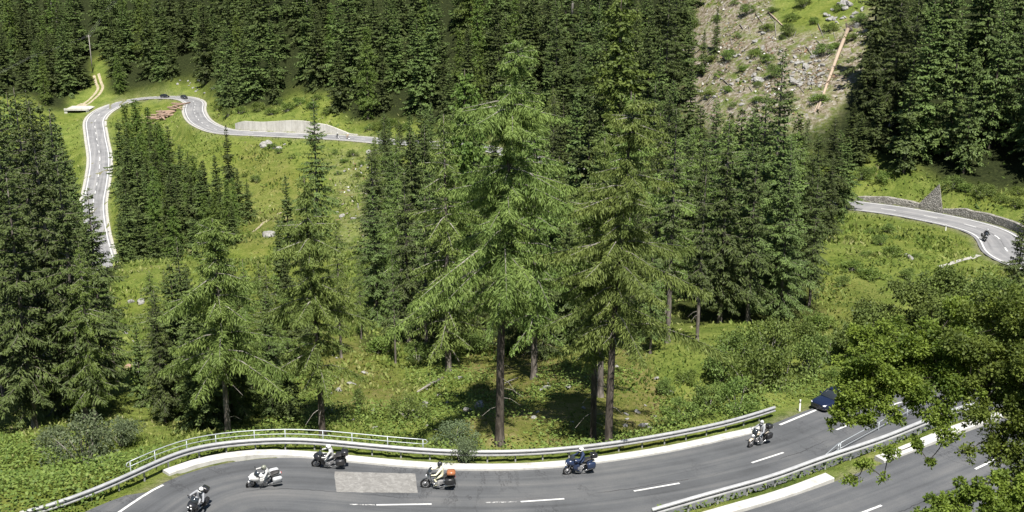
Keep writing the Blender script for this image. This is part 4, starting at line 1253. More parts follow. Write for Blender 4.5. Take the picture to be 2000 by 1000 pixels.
for i, (u, v, R, k, hs) in enumerate([(1330, 815, 1.5, 'a0', .9), (1300, 770, 1.2, 'a1', .9), (1385, 800, 2.0, 'a2', 1.1), (1440, 805, 2.0, 'a0', 1.25), (1405, 745, 2.2, 'a1', 1.1), (1470, 765, 2.6, 'a2', 1.35), (1530, 760, 2.5, 'a0', 1.3), (1580, 735, 2.4, 'a1', 1.2), (1500, 700, 2.6, 'a0', 1.2), (1440, 700, 2.2, 'a2', 1.1), (1560, 690, 2.3, 'a1', 1.1), (1620, 700, 1.8, 'a2', 1.0), (1340, 745, 1.3, 'b0', .8), (1630, 745, 1.4, 'b2', .8)]):
    shrub(u, v, R, k, 'bright low bush at the edge of the alder shrubs above the right guardrail' if k[0] == 'b' else 'alder bush in the thicket above the right part of the guardrail', GA, hs)
for (u, v, R, k) in [(505, 215, 3.0, 'b0'), (530, 225, 2.6, 'b1'), (560, 218, 3.0, 'b2'), (585, 205, 2.8, 'b0'), (610, 212, 2.6, 'b1'), (545, 205, 2.2, 'a0'), (470, 222, 2.6, 'b2'), (445, 228, 2.4, 'a1'), (640, 222, 2.2, 'b0'), (620, 195, 2.0, 'b1'), (425, 215, 2.0, 'b0'), (745, 252, 3.0, 'b1'), (765, 248, 2.8, 'b2'), (790, 254, 2.4, 'b0'), (722, 255, 1.8, 'a0')]:
    shrub(u, v, R, k, 'leafy bush on the slope just above the distant retaining wall', 'bushes above the retaining wall', y0=300)
for i, (u, v) in enumerate([(655, 300), (672, 318), (690, 305), (705, 322), (725, 312), (742, 328), (660, 342), (700, 345), (735, 350), (760, 318), (545, 300), (530, 290), (570, 310), (640, 372), (500, 355), (478, 345)]):
    shrub(u, v, 1.2 + (i % 3) * .4, 'ab'[i % 2] + str(i % 3), 'small bush on the stony bank below the distant road', 'bushes below the distant road', .8, 200)
for i, (u, v) in enumerate([(1690, 500), (1720, 478), (1745, 500), (1700, 455), (1735, 455), (1665, 530), (1790, 505), (1640, 560), (1600, 640), (1660, 470), (1770, 545), (1700, 545)]):
    shrub(u, v, 1.0 + (i % 3) * .45, 'bab'[i % 3] + str(i % 3), 'low bush in the meadow on the inside of the right-hand bend', 'bushes in the right meadow', .75, 100)
for i, (u, v) in enumerate([(1700, 340), (1725, 352), (1680, 352), (1745, 340), (1885, 375), (1920, 385), (1955, 395), (1985, 405), (1860, 370), (1990, 380)]):
    shrub(u, v, 1.5 + (i % 3) * .4, 'bba'[i % 3] + str(i % 3), 'bush behind the stone wall of the right-hand road', 'bushes behind the stone wall', .9, 180)
for i, (u, v) in enumerate([(1405, 150), (1450, 140), (1475, 110), (1515, 150), (1540, 190), (1390, 120), (1500, 60), (1460, 30), (1435, 10), (1635, 95), (1620, 60), (1540, 70), (1430, 210), (1480, 200), (1600, 200), (1350, 60), (1375, 95), (1400, 40), (1365, 140), (1420, 120), (1440, 75), (1510, 25), (1545, 40), (1570, 15), (1530, 75), (1590, 45), (1660, 80), (1680, 50), (1480, 170), (1420, 180), (1385, 190), (1610, 110), (1660, 140), (1640, 20), (1500, 120)]):
    shrub(u, v, 1.3 + (i % 4) * .45, 'abba'[i % 4] + str(i % 2), 'bush growing on the bare rockslide clearing', 'bushes on the rockslide clearing', .8, 200)

# broadleaf tree at the right, reaching over both road legs
def broadleaf(name, seed, base, clusters, n, ln, wd, mats, label, limb_r=.16, top=None):
    r = RNG(seed)
    base = np.asarray(base, float)
    C = []; rad = []; anchors = []
    for (u, v, y, R) in clusters:
        c = at_y(u, v, y); anchors.append((c, R))
        for _ in range(15):
            d = rnd_unit(r, 1)[0]; C.append(c + d * R * r.uniform(.2, 1.1) * np.array([1, 1, .75])); rad.append(R * r.uniform(.16, .42))
    root = empty(name, base, label, 'tree')
    Q, sh = leaf_cloud(r, C, rad, n, ln, wd, 1.0)
    Q = Q - base
    me = quads_mesh(name + '_crown', Q, sh); me.materials.append(mats[0])
    link('crown', me, root)
    tb = MB()
    top = np.asarray(top, float) if top is not None else np.mean([c for c, R in anchors], 0) * .45 + base * .55 + np.array([0, 0, 1.0])
    mid_ = base * .5 + top * .5 + r.normal(0, .15, 3)
    tb.tube([tuple(np.array([0, 0, -1.])), tuple(mid_ - base), tuple(top - base)], [limb_r * 1.7, limb_r * 1.35, limb_r], 8)
    axis_ = [mid_ * (1 - t) + top * t for t in np.linspace(.2, 1, 6)]
    done = []
    for c, R in sorted(anchors, key=lambda q: min(np.linalg.norm(q[0] - p) for p in axis_)):
        opts = [(np.linalg.norm(c - p) * 1.35, p, limb_r * .42) for p in axis_] + [(np.linalg.norm(c - p), p, rr * .8) for p, rr in done]
        _, st, rr = min(opts, key=lambda q: q[0])
        rr = max(rr, .022)
        m1 = st * .5 + c * .5 + np.array([0, 0, -.12]) + r.normal(0, .1, 3)
        tb.tube([tuple(st - base), tuple(m1 - base), tuple(c - base)], [rr, rr * .85, rr * .6], 6, cap=False)
        done.append((c, rr * .75))
        for _ in range(9):
            d = rnd_unit(r, 1)[0] * R * .9
            tb.tube([tuple(c * .8 + m1 * .2 - base), tuple(c + d * .5 - base), tuple(c + d - base)], [.014, .010, .004], 3, cap=False)
    tb.build('trunk', M_DKBARK, root, True)
    return root
yb = 47.
gb = lambda x, y: np.array([x, y, ground(x, y)[0]])
CL_A = [(1700, 715, 46, 1.0), (1760, 725, 46, 1.15), (1665, 690, 46.5, .7), (1725, 765, 45.5, .85), (1790, 780, 45, .95), (1840, 735, 45, 1.2), (1660, 775, 46, .55), (1840, 810, 44.5, .8), (1700, 655, 47, .8), (1760, 660, 47, 1.0), (1830, 660, 46, 1.2),
        (1900, 690, 45, 1.3), (1960, 740, 44.5, 1.3), (1920, 800, 44, 1.0), (1985, 830, 44, 1.0), (1960, 640, 45.5, 1.3), (2030, 700, 44, 1.6), (2040, 820, 43.5, 1.4), (1890, 880, 43.5, .45), (1850, 850, 44, .45), (1955, 890, 43.5, .8), (2010, 930, 43, .9),
        (1690, 905, 44.5, .42), (1740, 880, 44.5, .45), (1665, 935, 44.5, .36), (1790, 868, 44.3, .38), (1640, 808, 45.4, .42), (1675, 815, 45.4, .5), (1668, 740, 46, .7), (1725, 935, 44.2, .25), (1815, 900, 44, .3), (1995, 770, 44, 1.1), (1940, 850, 43.8, .8), (2000, 880, 43.5, .8), (1880, 760, 45, 1.1), (1930, 610, 46, 1.0), (1990, 590, 45.5, 1.1), (1870, 600, 47, .8), (1720, 690, 46, .9), (1790, 700, 46, 1.0), (1990, 960, 43, .6), (1850, 700, 45.5, 1.1), (1945, 690, 45, 1.2), (1900, 745, 45, 1.0), (2035, 620, 44.5, 1.3), (2040, 760, 44, 1.3), (2040, 900, 43.3, .9)]
CL_A += [(1652, 790, 45.6, .6), (1640, 818, 45.6, .42), (1662, 765, 45.7, .6), (1622, 826, 45.6, .26), (1690, 820, 45.4, .4), (1655, 772, 45.6, .5), (1690, 792, 45.4, .55), (1668, 790, 45.6, .45), (1740, 805, 45, .6)]
CL_R = [c for c in CL_A if c[0] >= 1885]; CL_A = [c for c in CL_A if c[0] < 1885]
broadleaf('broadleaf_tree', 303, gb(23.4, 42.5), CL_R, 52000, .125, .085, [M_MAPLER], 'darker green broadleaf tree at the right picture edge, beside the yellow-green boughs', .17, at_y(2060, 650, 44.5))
broadleaf('broadleaf_tree', 301, gb(22.5, 41.0), CL_A, 56000, .125, .085, [M_MAPLE], 'large broadleaf tree at the right reaching its yellow-green boughs over both road legs', .17, at_y(2035, 690, 43.5))
CL_B = [(1850, 985, 41, .8), (1910, 960, 41, .75), (1970, 985, 40.5, .9), (1890, 1020, 40.5, .9), (1800, 1010, 41.2, .45), (2020, 960, 40.5, .9), (1950, 930, 41.5, .45)]
broadleaf('broadleaf_tree', 302, gb(19.0, 38.0), CL_B, 20000, .125, .085, [M_MAPLE], 'leafy tree top in the bottom right corner, in front of the upper road leg', .1)
for i, (u, y, vt, R, lab) in enumerate([(1770, 108, 548, 5.2, 'broad dark green alder behind the broadleaf boughs, left one of its row'), (1850, 112, 525, 5.2, 'round deciduous tree in the row below the right-hand bend, its middle one'), (1935, 106, 545, 5.6, 'deep green deciduous tree in the row below the right-hand bend, at the picture edge'), (1700, 104, 610, 3.4, 'small leafy tree above the dark blue car')]):
    p = at_y(u, 600, y); g = ground(p[0], y)[0]; topz = at_y(u, vt, y)[2]; h = topz - g
    r = RNG(330 + i); cl = []
    for _ in range(26):
        a = r.rand() * 6.283; z = r.rand(); e = math.sin(math.pi * (.15 + .8 * z)) ; q = math.sqrt(r.rand()) * .85
        c = np.array([p[0] + math.cos(a) * q * R * e, y + math.sin(a) * q * R * e, g + h * (.22 + .72 * z)])
        uu, vv, _ = project(c[None]); cl.append((uu[0], vv[0], c[1], R * r.uniform(.24, .36)))
    broadleaf('deciduous_tree', 340 + i, (p[0], y, g), cl, 22000, .24, .16, [M_MAPLED], lab, .14)
p = at_y(2030, 500, 118); tall(2004, 122, 400, SPRN[2], 'spruce_tree', 'spruce whose drooping boughs hang over the right-hand bend at the picture edge', 'tree')

# ------------------------------------------------------------------ grass and herbs (nobody could count them)
r = RNG(77)
n_c = 330000
si = r.uniform(-.48, .48, n_c); ly = r.uniform(math.log(92), math.log(520), n_c)
ty = np.exp(ly) - 30; tx = si * (ty + 30)
tz = ground(tx, ty)
tu, tv, tdp = project(np.stack([tx, ty, tz], 1))
trd = road_near(tx, ty)[0]
ok = (tu > -80) & (tu < 2080) & (tv < 1030) & (tv > -30) & (trd > 1.0)
fz = in_poly(tu, tv, FOREST_PX) & (ty > 195)
ok &= ~(fz & (r.rand(n_c) > .12))
sc_ = in_poly(tu, tv, SCREE_PX) & (ty > 230)
ok &= ~(sc_ & (r.rand(n_c) > .55))
lw = (tx < -38 - (ty - 75) * .235) & (ty < 240) & (ty > 88)
ok &= ~(lw & (r.rand(n_c) > .3))
dens_n = vnoise(tx, ty, .16, 31) * .6 + vnoise(tx, ty, .5, 32) * .4
ok &= r.rand(n_c) < np.clip((dens_n - .28) * 2.6, .12, 1)
tx, ty, tz, tdp, trd, dn = tx[ok], ty[ok], tz[ok], tdp[ok], trd[ok], dens_n[ok]
k_ = len(tx)
edge = np.clip((trd - 1.0) / 1.5, .4, 1)
hgt = r.uniform(.18, .5, k_) * np.clip(tdp / 110, .8, 2.6) * (.6 + .8 * dn) * edge
D = np.stack([r.normal(0, .6, k_), r.normal(0, .6, k_), r.uniform(.35, 1.1, k_)], 1)
Q = kites(np.stack([tx, ty, tz - .04], 1), D, hgt, hgt * r.uniform(.25, .55, k_), r, .5)
gsh = np.clip(vnoise(tx, ty, .12, 33) * .5 + r.rand(k_) * .55 - .05, 0, 1)
m, t = mat('meadow grass blades'); n = N(t)
a = n.attr('shade'); co = n.coord(); kk = n.noise(co, .12, 4)
c = n.ramp(a, [(0, (.038, .072, .012)), (.4, (.120, .170, .030)), (.7, (.20, .235, .060)), (.95, (.32, .31, .15))])
c = n.mix(n.ramp(kk, [(.48, 0), (.62, .6)]), c, n.hsv(c, .47, .85, 1.05))
n.surf(c, .7, 0, .2, transl=c, tw=.25)
me = quads_mesh('meadow_grass', Q, gsh); me.materials.append(m)
tag(link('grass', me), kind='stuff')
# broad-leaved herbs on the bank at bottom left and along the guardrail
n_c = 120000
hx = r.uniform(-52, 40, n_c); hy = r.uniform(62, 112, n_c); hz_ = ground(hx, hy)
hu, hv, _ = project(np.stack([hx, hy, hz_], 1)); hrd = road_near(hx, hy)[0]
bank = in_poly(hu, hv, [(-80, 860), (60, 862), (160, 900), (250, 900), (330, 880), (260, 950), (120, 1010), (-80, 1080)])
patch = vnoise(hx, hy, .22, 41) + .35 * np.exp(-((hrd - 3.5) / 2.5) ** 2)
ok = (hrd > 1.9) & (hu > -80) & (hu < 2050) & (hv < 1080) & (bank | ((patch > .52) & (r.rand(n_c) < .6)))
hx, hy, hz_ = hx[ok], hy[ok], hz_[ok]; k_ = len(hx)
up_ = r.rand(k_) * .75
D = rnd_unit(r, k_); D[:, 2] = r.uniform(-.2, .5, k_)
Q = kites(np.stack([hx, hy, hz_ + up_], 1), D, r.uniform(.14, .34, k_), r.uniform(.10, .22, k_), r, 1.4)
me = quads_mesh('herbs', Q, r.rand(k_)); me.materials.append(M_BRIGHT)
tag(link('undergrowth', me), kind='stuff')

# ------------------------------------------------------------------ rocks, fallen wood
m, t = mat('pale limestone'); n = N(t)
co = n.coord(); k_ = n.noise(co, 1.6, 8, .75)
n.surf(n.ramp(k_, [(.3, (.09, .088, .075)), (.45, (.21, .205, .19)), (.62, (.34, .335, .32)), (.75, (.44, .435, .42))]), .9, 0, .2, normal=n.bump(k_, .8, .15))
M_ROCK = m
M_RUST = simple('reddish earth rock', (.25, .17, .125), .95, 0, .1, .3, 2)
def rock_mesh(seed, m):
    r = RNG(seed); mb = MB().ball((0, 0, 0), 1., 11, 8)
    V = np.array(mb.V); d = V / (np.linalg.norm(V, axis=1)[:, None] + 1e-9)
    ax = rnd_unit(r, 9); off = r.uniform(.45, .95, 9)
    rad = np.ones(len(V))
    for a, o in zip(ax, off):
        q = d @ a; rad = np.where(q > .25, np.minimum(rad, o / np.maximum(q, .25)), rad)
    V = d * rad[:, None] * np.array([1, .8, .62])
    me = new_mesh('rock', V, mb.F); me.materials.append(m); return me
ROCK = [rock_mesh(400 + i, M_ROCK) for i in range(6)]
REDR = rock_mesh(420, M_RUST)
def rock(u, v, s, label, group=None, y0=60, red=False):
    p = hit(u, v, y0); r = RNG(int(u * 3 + v * 11))
    o = link('boulder', REDR if red else ROCK[r.randint(6)])
    o.location = (p[0], p[1], p[2] + s * .12); o.rotation_euler = (r.normal(0, .25), r.normal(0, .25), r.rand() * 6.28); o.scale = (s * r.uniform(.8, 1.3), s * r.uniform(.8, 1.2), s * r.uniform(.7, 1.1))
    return tag(o, label, 'boulder', group)
rock(528, 462, 1.9, 'big white boulder on the meadow beside the footpath', y0=150)
rock(560, 470, 1.0, 'second white boulder right of the big one by the footpath', y0=150)
rock(685, 752, .62, 'white angular boulder on the near bank beside the tiny bush')
rock(662, 764, .5, 'pale boulder left of the white angular one on the near bank')
rock(645, 770, .3, 'small pale stone left of the two boulders on the near bank')
rock(935, 795, .8, 'rounded grey boulder left of the thick larch trunk')
rock(912, 803, .5, 'grey stone at the side of the rounded grey boulder')
rock(198, 712, .7, 'flat pale boulder on the steep grass strip at the left')
rock(248, 720, .55, 'reddish stone on the steep grass strip at the left', red=True)
rock(256, 592, .9, 'upright white rock high on the steep grass strip'); rock(276, 592, .9, 'white rock pair mate right of the upright one on the grass strip')
rock(1256, 832, .42, 'white stone on the bank right of the leaning larch'); rock(1272, 838, .36, 'pale stone just right of the white stone on the bank')
rock(1245, 805, .35, 'light stone above the white stones on the bank'); rock(895, 740, .4, 'whitish stone among bushes above the grey boulder')
rock(600, 795, .4, 'tan stone beside the slender leaning larch', red=True); rock(1225, 820, .25, 'little stone near the foot of the leaning larch')
rock(1828, 402, .6, 'white stone at the foot of the masonry buttress', y0=180); rock(1775, 505, .8, 'grey stone heap in the right meadow', y0=100)
r = RNG(9)
def scatter(poly, n, smin, smax, label, group, y0):
    us = [a for a, b in poly]; vs = [b for a, b in poly]; c = 0
    while c < n:
        u, v = r.uniform(min(us), max(us)), r.uniform(min(vs), max(vs))
        if in_poly(u, v, poly)[0]:
            rock(u, v, r.uniform(smin, smax) * (1 if r.rand() > .15 else 1.6), label, group, y0); c += 1
scatter([(1350, 130), (1440, 100), (1500, 30), (1540, 90), (1530, 190), (1440, 215), (1360, 200)], 46, .35, .9, 'pale boulder on the left part of the rockslide clearing', 'boulders on the left rockslide', 200)
scatter([(1545, 95), (1600, 95), (1615, 150), (1590, 190), (1545, 160)], 40, .4, .95, 'white boulder in the bright stone patch left of the fallen trunk', 'boulders left of the fallen trunk', 200)
scatter([(1590, -10), (1640, -10), (1690, 20), (1680, 70), (1640, 50), (1600, 30)], 26, .4, 1.1, 'white boulder on the green slope above the fallen trunk', 'boulders above the fallen trunk', 200)
scatter([(650, 385), (760, 330), (770, 440), (700, 470), (655, 440)], 34, .3, .7, 'small pale stone on the sunny meadow below the distant road', 'stones on the sunny meadow', 200)
scatter([(640, 295), (780, 300), (770, 345), (650, 345)], 24, .35, .8, 'pale stone on the bushy bank below the distant road', 'stones on the bushy bank', 200)
scatter([(505, 283), (560, 283), (552, 293), (515, 292)], 14, .6, 1.1, 'block of the rough stone revetment below the distant wall', 'revetment blocks', 200)
scatter([(600, 690), (900, 700), (940, 840), (640, 850)], 24, .12, .32, 'small pale stone scattered on the near bank', 'stones on the near bank', 60)
scatter([(1010, 710), (1300, 700), (1330, 860), (1040, 850)], 24, .12, .30, 'small pale stone scattered on the dry meadow', 'stones on the dry meadow', 60)
scatter([(200, 600), (300, 560), (280, 760), (190, 800)], 10, .15, .4, 'small stone on the left grass strip', 'stones on the left strip', 60)
scatter([(345, 158), (420, 152), (425, 185), (350, 180)], 14, .5, 1.1, 'pale rock on the broken slope above the far bend', 'rocks above the far bend', 300)

# broken wood and stone chips that nobody could count
r = RNG(91)
n_c = 130000
si = r.uniform(-.42, .42, n_c); ly = r.uniform(math.log(230), math.log(440), n_c)
ty = np.exp(ly) - 30; tx = si * (ty + 30); tz = ground(tx, ty)
tu, tv, _ = project(np.stack([tx, ty, tz], 1))
wu = tu + (vnoise(tx, ty, .1, 51) - .5) * 60
ok = (in_poly(wu, tv, SCREE_PX) & ~in_poly(wu, tv, [(1490, -60), (1590, -60), (1600, 60), (1520, 70)]) & (r.rand(n_c) < .10 + .8 * (in_poly(wu, tv, [(1385, -20), (1495, -20), (1500, 95), (1400, 100)]) | in_poly(wu, tv, [(1545, 85), (1612, 85), (1625, 175), (1545, 180)]) | in_poly(wu, tv, [(1340, 140), (1500, 60), (1530, 130), (1500, 205), (1440, 145), (1345, 185)])) * (vnoise(tx, ty, .25, 52) > .38))) | (in_poly(wu, tv, [(640, 300), (780, 290), (775, 470), (690, 490), (650, 430)]) & (r.rand(n_c) < .05 + .16 * (vnoise(tx, ty, .2, 53) > .55)))
ok &= road_near(tx, ty)[0] > 2
tx, ty, tz = tx[ok], ty[ok], tz[ok]; k_ = len(tx)
D = rnd_unit(r, k_); D[:, 2] = np.abs(D[:, 2]) * .5
stick = r.rand(k_) < .45
ln = np.where(stick, r.uniform(.7, 2.8, k_), r.uniform(.25, .75, k_)); wd = np.where(stick, r.uniform(.10, .22, k_), ln * r.uniform(.6, 1.0, k_))
hz2 = .06 + r.rand(k_) * .25
Q = kites(np.stack([tx, ty, tz + hz2], 1), D, ln, wd, r, .3)
m, t = mat('broken wood and stone'); n = N(t)
n.surf(n.ramp(n.attr('shade'), [(0, (.025, .018, .012)), (.2, (.10, .055, .035)), (.4, (.24, .15, .10)), (.55, (.13, .13, .06)), (.7, (.30, .28, .25)), (.85, (.45, .44, .42)), (1, (.55, .54, .52))]), .95, 0, .1)
me = quads_mesh('slide_debris', Q, np.clip(r.rand(k_) * .7 + np.where(stick, 0, .3), 0, 1)); me.materials.append(m)
tag(link('debris', me), kind='stuff')

m, t = mat('peeled timber'); n = N(t)
k_ = n.noise(n.mapping(n.coord(), (4, 4, .6)), 1.5, 6, .7)
n.surf(n.ramp(k_, [(.3, (.24, .18, .13)), (.6, (.40, .32, .245)), (.8, (.48, .41, .33))]), .8, 0, .2)
M_TIMBER = m
A_, B_ = hit(1655, 66, 200), hit(1597, 222, 200)
A_ = A_ + [0, 0, .9]; B_ = B_ + [0, 0, .8]
root = empty('fallen_trunk', A_, 'long peeled pale trunk lying down the rockslide slope', 'fallen trunk')
d_ = B_ - A_
MB().tube([(0, 0, 0), tuple(d_ * .35 + [0, 0, .3]), tuple(d_ * .7 + [0, 0, .2]), tuple(d_)], [.46, .38, .30, .20], 9).build('stem', M_TIMBER, root, True)
mb = MB()
for i in range(11):
    q = rnd_unit(r, 1)[0] * np.array([1.6, 1.2, 1.2])
    mb.tube([(0, 0, 0), tuple(q * .6 - d_ / np.linalg.norm(d_) * .5), tuple(q - d_ / np.linalg.norm(d_) * .9)], [.3, .18, .05], 5)
mb.build('root_plate', M_BARK, root)
def dead_log(pa, pb, rr, label, group=None, m=None, y0=60, lift=.2):
    a, b = hit(*pa, y0), hit(*pb, y0)
    dd = b - a
    o = MB().tube([(0, 0, lift), tuple(dd * .5 + [0, 0, lift + .05]), tuple(dd + [0, 0, lift])], [rr, rr * .8, rr * .4], 6).build('dead_log', m or M_TWIG, None, True)
    o.location = tuple(a); return tag(o, label, 'log', group)
dead_log((1500, 25), (1532, 55), .22, 'bleached leaning log at the top of the rockslide', y0=200, m=M_TIMBER)
dead_log((1590, 222), (1602, 195), .16, 'thin pale log beside the lower end of the fallen trunk', y0=200, m=M_TIMBER)
dead_log((865, 742), (815, 770), .16, 'rotten grey log lying on the near bank between bushes')
dead_log((1012, 742), (975, 758), .07, 'thin stick lying in the grass right of the tallest trunk')
dead_log((640, 800), (622, 820), .08, 'short pale stick beside the slender larch')
for i in range(34):
    u, v = r.uniform(1345, 1640), r.uniform(20, 215)
    if not in_poly(u, v, SCREE_PX)[0]: continue
    a = r.uniform(-.9, .9) + math.pi / 2; L = r.uniform(10, 34)
    dead_log((u, v), (u + L * math.cos(a), v + L * math.sin(a)), r.uniform(.06, .15), 'grey dead branch lying on the rockslide clearing', 'dead branches on the rockslide', None, 200)
# log pile inside the far bend
c0 = hit(322, 228, 300)
M_LOGEND = simple('reddish cut logs', (.27, .19, .145), .9, 0, .1, .35, 1.2)
lg = MB().tube([(-4, 0, 0), (4, 0, 0)], [.34, .27], 8).build('felled_log', M_LOGEND, None, True)
tag(lg, 'felled log in the reddish timber heap inside the far bend', 'log', 'logs heaped inside the far bend')
for i in range(34):
    o = lg if i == 0 else lg.copy()
    if i: COL.objects.link(o)
    lay_ = i % 4
    x, y = c0[0] + r.normal(0, 2.2), c0[1] + r.uniform(-9, 11)
    o.location = (x, y, ground(x, y)[0] + .35 + lay_ * .42); o.rotation_euler = (0, r.normal(0, .06), r.normal(.15, 1.1)); sc = r.uniform(.5, 1.1); o.scale = (sc, 1, 1)
# two pale dead snags in the top left
for (u, v, vt, lab) in [(104, 55, -12, 'pale bare snag in the dark forest at the top left, left one'), (111, 50, 18, 'shorter pale bare snag next to the tall one, top left'), (1117, 35, -30, 'bare grey trunk at the top centre of the forest'), (600, 50, -20, 'thin pale bare trunk in the far forest above the wall')]:
    p = hit(u, v, 300)
    h = at_y(u, vt, p[1])[2] - p[2]
    o = MB().tube([(0, 0, -1), (.2, 0, h * .5), (.3, .1, h)], [.5, .36, .12], 7).tube([(.2, 0, h * .6), (1.2, 0, h * .62)], [.1, .03], 4).build('dead_snag', M_TWIG, None, True)
    o.location = tuple(p); tag(o, lab, 'dead tree')

# ------------------------------------------------------------------ people, motorcycles, cars
M_TYRE = simple('tyre rubber', (.018, .018, .019), .85, 0, .2)
M_BLACK = simple('satin black', (.02, .02, .022), .45, 0, .5)
M_CHROME = simple('bright chrome', (.62, .62, .63), .22, .9, .5, .05)
M_ALU = simple('cast aluminium', (.34, .34, .35), .45, .6, .5, .2)
M_GLASS = simple('dark glass', (.025, .03, .035), .08, 0, .8)
M_LENS = simple('lamp glass', (.75, .76, .78), .12, 0, .8, .05)
M_TAIL = simple('red lamp', (.35, .02, .02), .25, 0, .6)
M_SKIN = simple('skin', (.50, .32, .24), .6)
M_SADDLE = simple('black vinyl', (.025, .024, .024), .6)
def paint(name, c): return simple(name, c, .28, 0, .5, .06, 3, coat=.6)
P_BLACK, P_SILVER, P_WHITE, P_NAVY, P_CREAM, P_ORANGE = paint('black lacquer', (.018, .018, .02)), paint('silver lacquer', (.42, .43, .45)), paint('white lacquer', (.52, .52, .52)), paint('navy lacquer', (.018, .03, .07)), paint('cream lacquer', (.66, .58, .47)), paint('orange brown leather', (.30, .115, .05))

def wheel(parent, x, R, wd, spokes=9):
    w = MB().torus((0, 0, 0), R - wd * .5, wd * .5, n=26, m=8, sy=.95).build('wheel', M_TYRE, parent, True)
    w.location = (x, 0, R)
    mb = MB().torus((0, 0, 0), R - wd - .012, .022, n=24, m=6, sy=1.6).tube([(0, -.05, 0), (0, .05, 0)], .055, 10)
    for k in range(spokes):
        a = 2 * math.pi * k / spokes
        mb.tube([(math.cos(a) * .04, 0, math.sin(a) * .04), (math.cos(a) * (R - wd - .01), 0, math.sin(a) * (R - wd - .01))], .013, 5)
    mb.tube([(0, .035, 0), (0, .043, 0)], R * .42, 16)
    mb.build('rim', M_ALU, w, True)
    return w

